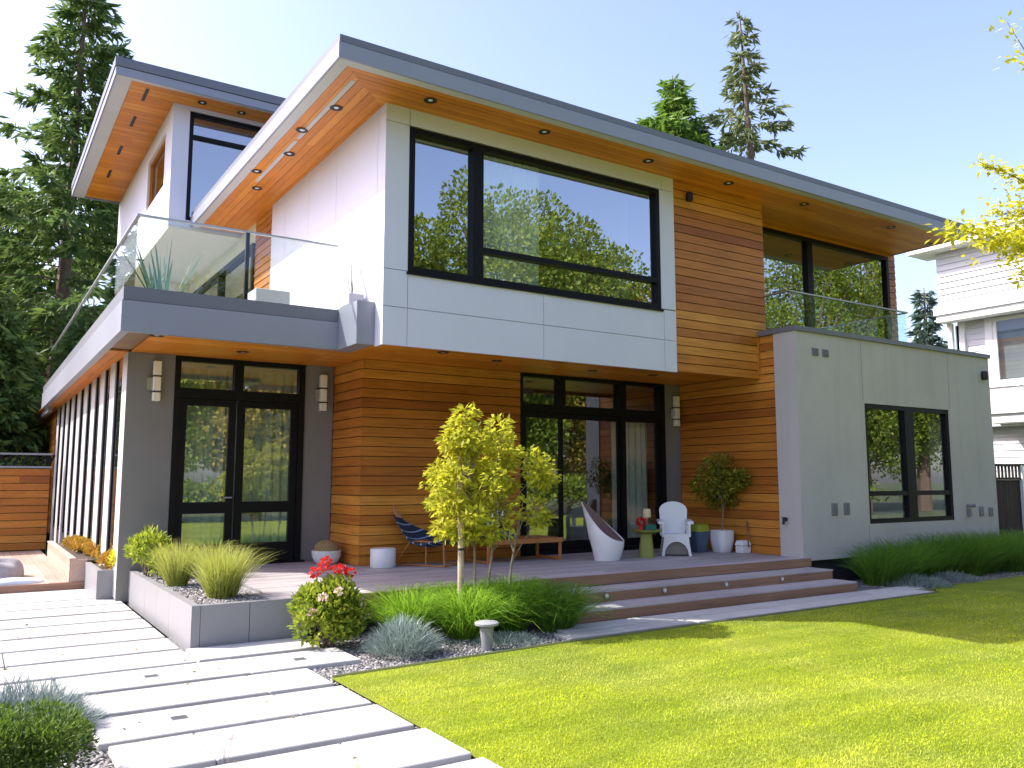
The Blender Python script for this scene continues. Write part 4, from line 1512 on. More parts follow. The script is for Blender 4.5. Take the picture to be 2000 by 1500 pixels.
# bollard light in the gravel
M['pot_grey_dark'] = plain('light_cap_grey', (0.36, 0.36, 0.37), 0.5)
bl = thing("bollard_light", "grey mushroom shaped garden light at the lawn edge", "garden light", (4.30, 7.0, 0))
m = MB()
m.lathe([(0, -0.04), (0.055, -0.04), (0.05, 0.02), (0.07, 0.20), (0.0, 0.20)], (4.26, 7.02, 0), 24)
P(m, "stem", 'planter', bl, True)
m = MB()
m.lathe([(0.06, 0.20), (0.115, 0.215), (0.118, 0.235), (0.105, 0.245), (0, 0.25)], (4.26, 7.02, 0), 28)
P(m, "cap", 'pot_grey_dark', bl, True)

# towel heap on the side deck, balcony pots
M['towel_grey'] = plain("grey_towel", (0.30, 0.29, 0.31), 0.95, 0, 0.1, 10, 0.3)
M['towel_blue'] = plain("pale_blue_towel", (0.62, 0.70, 0.78), 0.95, 0, 0.05, 10, 0.3)
def heap(c, rx, ry, h, seed):
    V = []
    F = []
    n, k = 30, 8
    r_ = random.Random(seed)
    ph = [r_.uniform(0, 6) for _ in range(4)]
    for i in range(k + 1):
        s = i / k
        for j in range(n):
            t = 2 * math.pi * j / n
            q = 1 + 0.10 * math.sin(2 * t + ph[0]) + 0.07 * math.sin(5 * t + ph[1])
            rr = math.cos(s * math.pi / 2) ** 0.45
            V.append((c[0] + rx * rr * q * math.cos(t), c[1] + ry * rr * q * math.sin(t), c[2] + h * math.sin(s * math.pi / 2) ** 0.8 * (1 + 0.15 * math.sin(3 * t + ph[2]))))
    for i in range(k):
        for j in range(n):
            j2 = (j + 1) % n
            F.append((i * n + j, i * n + j2, (i + 1) * n + j2, (i + 1) * n + j))
    m = MB()
    m.add(V, F)
    return m
solid("towel", "pale blue towel spread at the front of the side landing", "towel", heap((0.46, 14.1, 0.12), 0.52, 0.22, 0.07, 1), 'towel_blue', None, True)
solid("outdoor_cushion", "crumpled grey cushion on the side landing behind the towel", "cushion", heap((0.38, 15.0, 0.12), 0.42, 0.5, 0.26, 2), 'towel_grey', None, True)
M['pot_grey'] = plain("pale_grey_pot", (0.52, 0.51, 0.53), 0.6, 0, 0.05)
m = MB()
m.bbox(2.98, 3.44, 10.75, 11.15, 3.62, 4.10, 0.012)
solid("balcony_pot", "square white pot standing on the balcony behind the glass", "pot", m, 'pot_grey')
m = MB()
m.bbox(3.87, 4.07, 9.75, 10.02, 3.802, 3.95, 0.008)
solid("balcony_pot", "small grey pot of dry reeds on the balcony corner box", "pot", m, 'pot_grey')
m = MB()
m.bbox(1.62, 2.15, 10.55, 10.85, 3.62, 3.80, 0.012)
solid("balcony_trough", "low trough of green blade plants behind the balcony glass", "trough", m, 'pot_grey')
# ------------------------------------------------------------------ leaf materials
def ramp3(a, b, c, d=None):
    s = [(0.15, a), (0.5, b), (0.85, c)]
    if d:
        s.append((0.95, d))
    return s
M['leaf_yg'] = leafy("yellow_green_maple_leaves", ramp3((0.15, 0.18, 0.014), (0.38, 0.40, 0.030), (0.68, 0.62, 0.07)), 0.5, (0.75, 0.75, 0.06))
M['leaf_bright'] = leafy("bright_yellow_leaves", ramp3((0.30, 0.33, 0.02), (0.48, 0.48, 0.025), (0.62, 0.58, 0.04)), 0.5, (0.8, 0.75, 0.05))
M['leaf_olive'] = leafy("olive_maple_leaves", ramp3((0.08, 0.095, 0.010), (0.22, 0.23, 0.022), (0.42, 0.39, 0.04)), 0.3, (0.3, 0.32, 0.03))
M['leaf_shrub'] = leafy("shrub_leaves", ramp3((0.06, 0.13, 0.015), (0.20, 0.29, 0.03), (0.50, 0.50, 0.06)), 0.4, (0.5, 0.6, 0.06))
M['leaf_green'] = leafy("green_leaves", ramp3((0.04, 0.10, 0.015), (0.10, 0.20, 0.03), (0.20, 0.30, 0.05)), 0.35, (0.3, 0.5, 0.06))
M['leaf_blue'] = leafy("grey_blue_leaves", ramp3((0.11, 0.17, 0.155), (0.25, 0.33, 0.31), (0.45, 0.50, 0.46)), 0.2, (0.4, 0.5, 0.4))
M['leaf_dark'] = leafy("dark_shrub_leaves", ramp3((0.03, 0.07, 0.012), (0.08, 0.15, 0.02), (0.18, 0.24, 0.04)), 0.3, (0.25, 0.4, 0.05))
M['grass_fountain'] = leafy("fountain_grass_blades", ramp3((0.22, 0.27, 0.04), (0.36, 0.40, 0.07), (0.60, 0.58, 0.22)), 0.4, (0.6, 0.65, 0.12))
M['grass_green'] = leafy("green_grass_blades", ramp3((0.05, 0.14, 0.015), (0.17, 0.34, 0.025), (0.34, 0.50, 0.06)), 0.45, (0.45, 0.75, 0.05))
M['grass_deep'] = leafy("deep_green_grass_blades", ramp3((0.045, 0.12, 0.016), (0.10, 0.24, 0.026), (0.22, 0.36, 0.05)), 0.4, (0.25, 0.45, 0.05))
M['lawn_blades'] = leafy("lawn_blades", ramp3((0.24, 0.33, 0.016), (0.41, 0.48, 0.028), (0.64, 0.62, 0.14)), 0.45, (0.75, 0.82, 0.05), big=0.25)
t = NT("lawn_blades")
geo = t.n("ShaderNodeNewGeometry")
n1 = t.noise(0.75, 5, 0.62)
n2 = t.noise(2.6, 4, 0.6, (0.35, 1.3, 1.0))
n3 = t.noise(1.1, 3, 0.6, (0.16, 2.4, 1.0))
c = t.ramp(geo.outputs["Random Per Island"], [(0, (0.38, 0.49, 0.014)), (0.5, (0.52, 0.61, 0.022)), (1, (0.66, 0.70, 0.07))])
pale = t.ramp(n1, [(0.46, (0, 0, 0)), (0.66, (1, 1, 1))])
c = t.mix(t.mix(1.0, pale, (0.62, 0.62, 0.62), 'MULTIPLY'), c, (0.64, 0.64, 0.20, 1))
c = t.mix(0.8, c, t.ramp(n2, [(0.32, (0.52, 0.62, 0.5)), (0.62, (1.12, 1.08, 1.1))]), 'MULTIPLY')
c = t.mix(0.55, c, t.ramp(n3, [(0.40, (0.72, 0.78, 0.6)), (0.56, (1.1, 1.08, 1.15))]), 'MULTIPLY')
p = t.principled(c, 0.55, 0, None, 0.2)
tr = t.n("ShaderNodeBsdfTranslucent")
t.l(c, tr.inputs[0])
mx = t.n("ShaderNodeMixShader")
mx.inputs[0].default_value = 0.42
t.l(p.outputs[0], mx.inputs[1])
t.l(tr.outputs[0], mx.inputs[2])
t.l(mx.outputs[0], t.out.inputs[0])
M['lawn_blades'] = t.m
M['succulent'] = leafy("orange_succulents", ramp3((0.22, 0.09, 0.02), (0.45, 0.24, 0.03), (0.50, 0.42, 0.06)), 0.2, (0.6, 0.35, 0.05))
M['conifer'] = leafy("conifer_needles", ramp3((0.030, 0.072, 0.022), (0.080, 0.155, 0.042), (0.19, 0.26, 0.06), (0.36, 0.40, 0.10)), 0.3, (0.25, 0.38, 0.08), 0.6, 0.2, 0.12)
M['conifer_blue'] = leafy("blue_conifer_needles", ramp3((0.03, 0.055, 0.045), (0.065, 0.105, 0.08), (0.13, 0.17, 0.11), (0.2, 0.22, 0.11)), 0.2, (0.15, 0.25, 0.12), 0.6, 0.2, 0.12)
M['cypress'] = leafy("cypress_sprays", ramp3((0.06, 0.10, 0.045), (0.14, 0.185, 0.07), (0.27, 0.30, 0.12)), 0.25, (0.25, 0.3, 0.1), 0.6, 0.2, 0.2)
M['autumn'] = leafy("autumn_leaves", ramp3((0.16, 0.14, 0.02), (0.36, 0.29, 0.045), (0.55, 0.42, 0.08)), 0.35, (0.6, 0.42, 0.08), big=0.1)
M['broad'] = leafy("broadleaf_tree_leaves", ramp3((0.06, 0.12, 0.015), (0.18, 0.28, 0.035), (0.38, 0.42, 0.06)), 0.4, (0.45, 0.5, 0.06), big=0.1)
M['reed'] = plain("dry_reeds", (0.22, 0.19, 0.18), 0.9)
M['agave'] = leafy("agave_blades", ramp3((0.04, 0.09, 0.05), (0.08, 0.15, 0.085), (0.14, 0.22, 0.12)), 0.2, (0.1, 0.25, 0.12))

def tilt_dirs(n, lean, spread=1.0):
    a = rng.uniform(0, 2 * math.pi, n)
    l = np.abs(rng.normal(0, lean, n)) + 0.02
    return np.stack([np.cos(a) * l, np.sin(a) * l, np.ones(n)], 1)

def grass_clump(name, label, cat, c, r, h, n, mat, lean=0.45, bend=0.7, width=0.006, group=None, seeds=0, rb=0.35, seedmat=None):
    a = rng.uniform(0, 2 * math.pi, n)
    q = np.sqrt(rng.uniform(0, 1, n)) * r * rb
    base = np.stack([c[0] + q * np.cos(a), c[1] + q * np.sin(a), np.full(n, c[2])], 1)
    d = tilt_dirs(n, lean)
    d[:, 0] += np.cos(a) * q / (r + 1e-6) * 0.6
    d[:, 1] += np.sin(a) * q / (r + 1e-6) * 0.6
    V, F = blades(base, d, h * 1.55, width, bend * 0.62)
    o = np_mesh(name, V, F, mat)
    return tag(o, label, cat, group)

GP = 0.385
grass_clump("fountain_grass", "tall yellow green fountain grass clump at the front corner of the long planter", "ornamental grass", (2.27, 9.05, GP), 0.27, 0.47, 1500, 'grass_fountain', 0.2, 0.6, 0.006, "fountain grass in the planter", rb=0.5)
grass_clump("fountain_grass", "smaller pale fountain grass clump in the middle of the long planter", "ornamental grass", (2.08, 10.3, GP), 0.2, 0.44, 1100, 'grass_fountain', 0.18, 0.55, 0.006, "fountain grass in the planter", rb=0.5)
grass_clump("fountain_grass", "fountain grass clump touching the black garden doors", "ornamental grass", (2.62, 10.9, GP), 0.26, 0.5, 420, 'grass_fountain', 0.4, 0.8, 0.006, "fountain grass in the planter")

def leafy_clump(name, label, cat, c, rad, n, ll, lw, mat, stems=10, group=None, up=0.5, shell=0.55, bumps=9, stemmat='bark', low=0.15):
    """dense shrub: leaves on many small lobes so that the outline is uneven"""
    t = thing(name, label, cat, (c[0], c[1], c[2]), group)
    cs = []
    for i in range(bumps):
        d = unit(rng.normal(size=3))
        d[2] = abs(d[2]) * 1.0 - low
        f = rng.uniform(0.45, 0.8)
        cs.append((np.array(c) + np.array([0, 0, rad[2] * 0.95]) + d * np.array(rad) * f, rng.uniform(0.30, 0.5)))
    P_, D_ = [], []
    for cc, s in cs:
        p, d = sph(n // bumps, cc, np.array(rad) * s, shell)
        P_.append(p)
        D_.append(d)
    p = np.concatenate(P_)
    d = np.concatenate(D_)
    k = p[:, 2] > c[2] + 0.01
    p, d = p[k], d[k]
    V, F = leaf_quads(p, d + rng.normal(scale=0.6, size=d.shape) + np.array([0, 0, up]), ll, lw, 0.2, np.array([0, 0, 1.5]))
    np_mesh("foliage", V, F, mat, t)
    m = MB()
    for i in range(stems):
        cc = cs[i % len(cs)][0]
        b = Vector((c[0] + random.uniform(-1, 1) * rad[0] * 0.15, c[1] + random.uniform(-1, 1) * rad[1] * 0.15, c[2] - 0.03))
        e = Vector(cc)
        md = b.lerp(e, 0.5) + Vector((random.uniform(-.03, .03), random.uniform(-.03, .03), 0))
        m.tube([b, md, e], [0.010 * rad[2] / 0.4, 0.007 * rad[2] / 0.4, 0.003], 5)
    m.build("stem", stemmat, t)
    return t

leafy_clump("leafy_perennial", "bright green leafy clump in the planter against the grey pier", "perennial", (1.98, 11.5, GP - .05), (0.30, 0.55, 0.30), 1500, 0.10, 0.035, 'leaf_shrub', 12, None, 1.0)
leafy_clump("succulent_bed", "low orange and yellow succulents filling the wooden planter", "succulents", (1.62, 15.6, 0.36), (0.17, 1.9, 0.13), 2600, 0.07, 0.05, 'succulent', 14, None, 1.2, 0.2, 16)
leafy_clump("succulent_bed", "mixed orange and lime succulents in the short grey planter", "succulents", (1.72, 13.1, 0.34), (0.15, 0.6, 0.12), 1100, 0.06, 0.04, 'succulent', 8, None, 1.2, 0.2, 10)
leafy_clump("lime_perennial", "small lime green plant at the foot of the white wall fins", "perennial", (1.78, 12.5, 0.36), (0.16, 0.25, 0.16), 500, 0.07, 0.04, 'leaf_bright', 8, None, 1.0)

# flowering shrub
fs = leafy_clump("flowering_shrub", "glossy yellow green shrub with red flowers on top at the planter end", "shrub", (3.03, 7.98, 0.0), (0.38, 0.34, 0.40), 6200, 0.066, 0.038, 'leaf_shrub', 14, None, 0.5, 0.5, 24, 'bark', 0.62)
M['petal_red'] = leafy("red_flower_petals", ramp3((0.50, 0.015, 0.015), (0.72, 0.03, 0.025), (0.80, 0.10, 0.06)), 0.25, (0.9, 0.06, 0.04))
M['petal_pink'] = leafy("pale_pink_petals", ramp3((0.66, 0.42, 0.38), (0.75, 0.55, 0.5), (0.8, 0.7, 0.66)), 0.25, (0.9, 0.7, 0.6))
Pp = []
Dd = []
for c in ((2.96, 7.95, 0.76), (3.08, 7.93, 0.73), (3.02, 8.05, 0.79), (3.17, 8.02, 0.71), (2.88, 8.0, 0.70), (3.24, 7.98, 0.68)):
    p, d = sph(46, c, (0.04, 0.04, 0.035), 0.3)
    Pp.append(p)
    Dd.append(d)
V, F = leaf_quads(np.concatenate(Pp), np.concatenate(Dd), 0.035, 0.032)
np_mesh("blossom", V, F, 'petal_red', fs)
Pp = []
Dd = []
for c in ((3.25, 7.72, 0.42), (2.86, 7.70, 0.5), (3.30, 7.75, 0.30), (2.78, 7.75, 0.36), (3.0, 7.65, 0.55)):
    p, d = sph(30, c, (0.03, 0.03, 0.025), 0.3)
    Pp.append(p)
    Dd.append(d)
V, F = leaf_quads(np.concatenate(Pp), np.concatenate(Dd), 0.03, 0.028)
np_mesh("pale_blossom", V, F, 'petal_pink', fs)

def spiky(name, label, c, r, h, n, mat, group=None, cat="shrub"):
    """soft grey mound of fine upright sprigs"""
    a = rng.uniform(0, 2 * math.pi, n)
    q = np.sqrt(rng.uniform(0, 1, n)) * r
    k = 1 - (q / r) ** 2
    base = np.stack([c[0] + q * np.cos(a), c[1] + q * np.sin(a), c[2] + h * 0.65 * k * rng.uniform(0.0, 1.0, n)], 1)
    d = np.stack([np.cos(a) * q / r * 0.8, np.sin(a) * q / r * 0.8, np.ones(n)], 1) + rng.normal(scale=0.35, size=(n, 3))
    V, F = blades(base, d, h * 0.42, 0.006, 0.3, 3)
    return tag(np_mesh(name, V, F, mat), label, cat, group)
spiky("lavender_bush", "round silver blue lavender bush between the flowering shrub and the garden light", (3.50, 7.28, 0), 0.30, 0.42, 2600, 'leaf_blue', "silver blue plants in the gravel")
spiky("lavender_bush", "flat grey blue groundcover behind the garden light", (4.62, 7.20, -0.02), 0.34, 0.14, 1300, 'leaf_blue', "silver blue plants in the gravel")
spiky("lavender_bush", "flat blue groundcover at the left end of the wing bed", (12.3, 7.62, -0.02), 0.55, 0.24, 2400, 'leaf_blue', "silver blue plants in the gravel")
spiky("lavender_bush", "flat blue groundcover in the middle of the wing bed", (13.4, 7.65, -0.02), 0.45, 0.20, 1800, 'leaf_blue', "silver blue plants in the gravel")

for i, (x, y, r, h, n, lab) in enumerate(((3.92, 8.0, 0.36, 0.62, 1700, "nearest the silver lavender"), (4.45, 7.72, 0.42, 0.64, 2000, "in front of the wooden stake"), (5.0, 7.80, 0.40, 0.66, 1900, "between stake and steps"),
                              (5.45, 7.55, 0.38, 0.60, 1800, "touching the lowest step"), (4.9, 8.15, 0.34, 0.55, 1200, "behind, under the maple trunks"))):
    grass_clump("green_grass_clump", "lush green grass clump in the gravel bed, " + lab, "ornamental grass", (x, y, -0.03), r, h, n, 'grass_green' if i != 3 else 'grass_deep', 0.42, 0.9, 0.008, "green grass clumps before the deck", rb=0.45)
for i in range(9):
    x = 11.95 + i * 0.63 + random.uniform(-0.06, 0.06)
    grass_clump("green_grass_clump", "dark green grass clump in the wing bed, number %s from the steps" % ("one two three four five six seven eight nine".split()[i]), "ornamental grass",
                (x, 8.0 + random.uniform(-0.1, 0.12), -0.03), 0.44, 0.68 + random.uniform(-0.06, 0.08), 1500, 'grass_deep', 0.36, 0.75, 0.009, "grass clumps along the wing wall", rb=0.5)

spiky("low_juniper", "grey blue spiky mound in the gravel left of the slabs, farther back", (0.36, 6.35, -0.03), 0.42, 0.46, 3200, 'leaf_blue', "shrubs at the near end of the path")
spiky("low_juniper", "small grey blue mound at the left picture edge beside the slabs", (-0.05, 6.9, -0.03), 0.35, 0.36, 1800, 'leaf_blue', "shrubs at the near end of the path")
leafy_clump("dark_shrub", "dark feathery green shrub in the near left corner beside the slabs", "shrub", (0.30, 5.15, -0.05), (0.40, 0.42, 0.25), 13000, 0.034, 0.012, 'leaf_dark', 14, "shrubs at the near end of the path", 0.5, 0.3, 26)

# ------------------------------------------------------------------ small trees
def small_tree(name, label, base, stems, crown, n, ll, lw, mat, barkmat, rstem=0.014, lobes=22, tipf=None, ls=(0.22, 0.36)):
    """multi stem little tree: bent stems, side twigs, leaf sprays round the twig ends"""
    t = thing(name, label, "tree", base)
    m = MB()
    tips = []
    cc, cr = np.array(crown[0]), np.array(crown[1])
    for i in range(lobes):
        d = unit(rng.normal(size=3))
        tips.append(cc + d * cr * rng.uniform(0.35, 0.85) if tipf is None else tipf(i))
    tops = []
    for (b, e) in stems:
        b, e = Vector(b), Vector(e)
        md = b.lerp(e, 0.5) + Vector((random.uniform(-.04, .04), random.uniform(-.04, .04), 0))
        m.tube([b, md, e], [rstem, rstem * 0.8, rstem * 0.45], 7)
        tops.append((b, md, e))
    for tp in tips:
        tp = Vector(tp)
        b, md, e = min(tops, key=lambda s: (s[2] - tp).length)
        f = random.uniform(0.0, 0.9)
        o = md.lerp(e, f)
        if o.z > tp.z + 0.1:
            o = md.copy()
        mid = o.lerp(tp, 0.55) + Vector((random.uniform(-.05, .05), random.uniform(-.05, .05), 0.06))
        m.tube([o, mid, tp], [rstem * 0.45, rstem * 0.3, rstem * 0.12], 5)
    m.build("trunk", barkmat, t)
    P_, D_ = [], []
    for tp in tips:
        s = rng.uniform(*ls)
        p, d = sph(n // lobes, tp, cr * s * np.array([1.1, 1.1, 0.75]), 0.25)
        P_.append(p)
        D_.append(d)
    p, d = np.concatenate(P_), np.concatenate(D_)
    V, F = leaf_quads(p, d * np.array([1, 1, 0.4]) + rng.normal(scale=0.5, size=d.shape) + np.array([0, 0, -0.15]), ll, lw, 0.15, np.array([0, 0, 2.0]))
    np_mesh("crown", V, F, mat, t)
    return t
def maple_tip(i):
    """two leaders: the left one tallest, a broad skirt of branches below"""
    zs = [0.98, 1.15, 1.4, 1.7, 1.95, 2.15, 2.32]
    hw = [0.45, 0.72, 0.86, 0.74, 0.52, 0.36, 0.10]
    z = [2.30, 2.18, 2.22, 2.06, 2.02][i] if i < 5 else 0.98 + 1.1 * rng.uniform(0, 1) ** 0.9
    w = np.interp(z, zs, hw)
    a = rng.uniform(0, 2 * math.pi)
    q = w * math.sqrt(rng.uniform(0.05, 1))
    cx = 4.80 if i >= 5 else [4.52, 4.50, 4.98, 4.56, 5.08][i]
    return np.array([cx + (q * math.cos(a) if i >= 5 else 0.03 * math.cos(a)), 7.88 + 0.75 * q * math.sin(a), z])
small_tree("small_maple", "young multi stem maple with yellow green leaves in front of the cedar wall", (4.75, 7.95, 0),
           [((4.72, 8.0, -0.03), (4.55, 7.9, 1.75)), ((4.80, 8.0, -0.03), (4.95, 7.9, 1.6)), ((5.12, 8.02, -0.03), (5.30, 7.95, 1.35))],
           ((4.80, 7.85, 1.66), (0.86, 0.70, 0.80)), 6000, 0.088, 0.046, 'leaf_yg', 'bark_grey', 0.016, 58, maple_tip, (0.13, 0.22))
m = MB()
m.tube([(4.40, 7.78, -0.05), (4.40, 7.78, 0.9), (4.385, 7.78, 1.66)], [0.034, 0.033, 0.031], 12)
sk_ = solid("tree_stake", "round weathered wooden stake beside the small maple", "stake", m, 'stake')
m = MB()
m.tube([(4.40, 7.78, 0.86), (4.40, 7.78, 0.885)], 0.0355, 12)
m.build("strap", 'black_metal', sk_)
small_tree("potted_maple", "dark olive maple with a round crown in the white pot", (10.62, 9.93, DZ + 0.32),
           [((10.62, 9.93, DZ + 0.30), (10.56, 9.9, 1.5))], ((10.60, 9.88, 1.62), (0.62, 0.5, 0.58)), 4200, 0.085, 0.03, 'leaf_olive', 'bark_grey', 0.013, 26)

# balcony plants
grass_clump("blade_plant", "stiff green blade plant in the balcony trough", "plant", (1.85, 10.7, 3.78), 0.2, 0.50, 22, 'agave', 0.22, 0.1, 0.05, None, rb=0.9)
for x, lab, c in ((3.97, "tall dry reeds standing in the small grey balcony pot", (3.97, 9.88, 3.93)), (4.0, "dry reeds beside the white wall behind the balcony pot", (4.03, 10.4, 3.63))):
    grass_clump("dry_reeds", lab, "reeds", c, 0.08, 0.62, 14, 'reed', 0.10, 0.2, 0.009, "dry reeds on the balcony")

# ------------------------------------------------------------------ conifers
def conifer(name, label, base, h, slope, rmax, mat, dens=1.0, z0=0.06, droop=0.35, sprig=0.42, sw=0.11, gaps=0.12, lean=(0, 0), group=None, per_m=26, whorl=6, power=1.0):
    t = thing(name, label, "conifer", base, group)
    b = Vector(base)
    top = b + Vector((lean[0], lean[1], h))
    m = MB()
    pts = [b.lerp(top, f) + Vector((math.sin(f * 5) * 0.06, math.cos(f * 4) * 0.06, 0)) for f in np.linspace(0, 1, 9)]
    rt = h * 0.016
    m.tube(pts, [max(0.02, rt * (1 - f) ** 0.8) for f in np.linspace(0, 1, 9)], 8)
    P_, D_ = [], []
    z = h * z0
    ang = random.uniform(0, 6)
    while z < h * 0.985:
        L = min(rmax, slope * (h - z) ** power) * 1.0
        for k in range(whorl):
            ang += 2.4 + random.uniform(-0.4, 0.4)
            if random.random() < gaps:
                continue
            l = L * random.uniform(0.45, 1.18) + 0.15
            o = b.lerp(top, z / h)
            dx = Vector((math.cos(ang), math.sin(ang), 0))
            n = 7
            bp_ = []
            for i in range(n):
                s = i / (n - 1)
                bp_.append(o + dx * (l * s) + Vector((0, 0, l * (0.10 * s - droop * 1.6 * s * s + droop * 1.15 * s ** 3.2))))
            m.tube(bp_, [max(0.008, 0.022 * l / 3 * (1 - i / n)) + 0.004 for i in range(n)], 4, 0, False)
            cnt = max(6, int(per_m * l * dens))
            s = rng.uniform(0.12, 1.0, cnt) ** 0.75
            pos = np.array([[*(bp_[min(int(q * (n - 1)), n - 2)].lerp(bp_[min(int(q * (n - 1)) + 1, n - 1)], q * (n - 1) - min(int(q * (n - 1)), n - 2)))] for q in s])
            side = np.array([-dx.y, dx.x, 0.0])
            sg = rng.choice([-1, 1], cnt)[:, None]
            spread = (1 - s)[:, None] * l * 0.26 * rng.uniform(0.1, 1, (cnt, 1))
            pos = pos + side * sg * spread + np.array([0, 0, -1]) * spread * 0.25
            d = np.array(dx) * 0.8 + side * sg * rng.uniform(0.2, 1.0, (cnt, 1)) + np.array([0, 0, -0.55]) * rng.uniform(0.2, 1.6, (cnt, 1)) + rng.normal(scale=0.2, size=(cnt, 3))
            P_.append(pos)
            D_.append(d)
        z += 0.30 + 0.012 * (h - z) if h > 9 else 0.22
    p, d = np.concatenate(P_), np.concatenate(D_)
    p2 = np.concatenate([p, p + rng.normal(scale=0.10, size=p.shape)])
    d2 = np.concatenate([d, d + rng.normal(scale=0.5, size=d.shape)])
    V, F = leaf_quads(p2, d2, sprig, sw, 0.12)
    m.build("trunk", 'bark', t)
    np_mesh("crown", V, F, mat, t)
    return t
conifer("tall_conifer", "tallest dark conifer rising behind the left balcony", (2.0, 31.5, 0), 20.2, 0.35, 5.2, 'conifer', 1.0, 0.05, 0.40, 0.46, 0.115, 0.24, (0.5, 0), "conifers behind the house", 26, 6)
conifer("tall_conifer", "shorter dense conifer left of the tallest one", (-1.6, 27.5, 0), 11.2, 0.40, 3.6, 'conifer', 1.2, 0.03, 0.28, 0.40, 0.12, 0.05, (0, 0), "conifers behind the house")
conifer("tall_conifer", "blue green conifer far behind the left fence", (-2.5, 40.0, 0), 11.0, 0.40, 4.0, 'conifer_blue', 0.9, 0.03, 0.3, 0.5, 0.14, 0.1, (0, 0), "conifers behind the house")
conifer("tall_conifer", "full dark conifer between the tallest one and the picture edge", (0.7, 38.0, 0), 13.8, 0.42, 4.6, 'conifer', 1.2, 0.03, 0.3, 0.46, 0.13, 0.05, (0, 0), "conifers behind the house")
conifer("tall_conifer", "low bushy conifer just beyond the cedar fence", (0.35, 25.5, 0), 6.6, 0.42, 2.2, 'conifer', 1.3, 0.03, 0.25, 0.34, 0.10, 0.05, (0, 0), "conifers behind the house")
conifer("tall_conifer", "dark conifer filling the gap behind the tallest one", (4.5, 42.0, 0), 15.0, 0.42, 5.0, 'conifer', 1.0, 0.03, 0.3, 0.5, 0.14, 0.1, (0, 0), "conifers behind the house")
conifer("thin_cypress", "thin ragged cypress with drooping branches above the main roof", (36.3, 30.0, 0), 27.8, 0.36, 5.6, 'cypress', 0.85, 0.45, 0.60, 0.60, 0.17, 0.55, (-1.6, 0), "trees above the main roof", 18, 4)
conifer("thin_cypress", "bright bushy conifer top beside the ragged cypress", (30.4, 31.0, 0), 23.2, 0.55, 4.2, 'leaf_green', 1.0, 0.6, 0.36, 0.6, 0.17, 0.2, (0, 0), "trees above the main roof", 20, 6)
conifer("thin_cypress", "darker conifer shoulder between the bright top and the ragged cypress", (32.6, 31.5, 0), 21.6, 0.5, 3.6, 'conifer_blue', 1.0, 0.6, 0.36, 0.6, 0.17, 0.2, (0, 0), "trees above the main roof", 20, 6)
conifer("thin_cypress", "small blue conifer between the main roof and the white house", (33.2, 19.35, 0), 9.6, 0.20, 1.4, 'conifer_blue', 1.0, 0.3, 0.3, 0.4, 0.12, 0.2, (0, 0), None)

# ------------------------------------------------------------------ broadleaf trees (behind the camera they fill the window reflections)
def broad_tree(name, label, base, h, cr, mat, n=5200, ll=0.28, lw=0.18, lobes=30, group=None, trunk_h=0.35, seedlean=(0, 0), barkmat='bark'):
    t = thing(name, label, "tree", base, group)
    b = Vector(base)
    m = MB()
    cz = h - cr[2]
    cc = np.array([base[0] + seedlean[0], base[1] + seedlean[1], base[2] + cz])
    fork = b + Vector((seedlean[0] * 0.4, seedlean[1] * 0.4, h * trunk_h))
    m.tube([b - Vector((0, 0, 0.1)), b.lerp(fork, 0.5) + Vector((0.05, 0.03, 0)), fork], [h * 0.022, h * 0.018, h * 0.015], 10)
    P_, D_ = [], []
    for i in range(lobes):
        d = unit(rng.normal(size=3))
        tp = cc + d * np.array(cr) * rng.uniform(0.45, 0.9)
        tv = Vector(tp)
        mid = fork.lerp(tv, 0.5) + Vector((random.uniform(-.2, .2), random.uniform(-.2, .2), 0.25))
        m.tube([fork, mid, tv], [h * 0.008, h * 0.005, h * 0.0015], 5)
        s = rng.uniform(0.22, 0.36)
        p, dd = sph(n // lobes, tp, np.array(cr) * s * np.array([1.1, 1.1, 0.8]), 0.35)
        P_.append(p)
        D_.append(dd)
    p, d = np.concatenate(P_), np.concatenate(D_)
    V, F = leaf_quads(p, d + rng.normal(scale=0.7, size=d.shape), ll, lw, 0.15, np.array([0, 0, 1.2]))
    m.build("trunk", barkmat, t)
    np_mesh("crown", V, F, mat, t)
    return t
RT = ((6.6, -10.5, 9.0, (2.9, 2.4, 3.9), 'broad'), (9.6, -9.0, 9.6, (2.6, 2.4, 3.9), 'autumn'), (12.4, -10, 12.2, (3.0, 2.8, 5.2), 'broad'), (15.0, -9.0, 9.8, (2.4, 2.4, 4.2), 'broad'), (18.6, -10, 14.2, (3.2, 3, 6.0), 'broad'),
      (22.4, -10, 13.0, (3.2, 3, 5.6), 'broad'), (26.2, -11, 11.6, (3.4, 3, 5.0), 'autumn'), (30.5, -11, 10.6, (3.6, 3, 4.6), 'broad'), (35, -11, 12, (3.8, 3.4, 5.2), 'broad'), (3.0, -11.5, 10.0, (2.8, 2.4, 4.3), 'autumn'), (40, -10, 15, (3.6, 3.2, 7), 'broad'), (45.5, -10, 16.5, (3.8, 3.2, 7.6), 'broad'), (51, -11, 15, (3.8, 3.2, 7), 'autumn'), (57, -12, 17, (4, 3.2, 8), 'broad'))
for i, (x, y, h, cr, mt) in enumerate(RT):
    broad_tree("garden_tree", ("golden " if mt == 'autumn' else "green ") + "garden tree across the lawn, mirrored in the windows, number %s from the path side" % "two three four five six seven eight nine ten one eleven twelve thirteen fourteen".split()[i], (x, y, -0.05), h * (1.0 if x < 38 else 1.12) * (1.1 if 16 < x < 20 else 1), (cr[0] * 1.08, cr[1] * 1.1, cr[2] * (1.03 if x < 38 else 1.12) * (1.1 if 16 < x < 20 else 1)), mt, 26000, 0.21, 0.15, 56, "trees across the lawn")
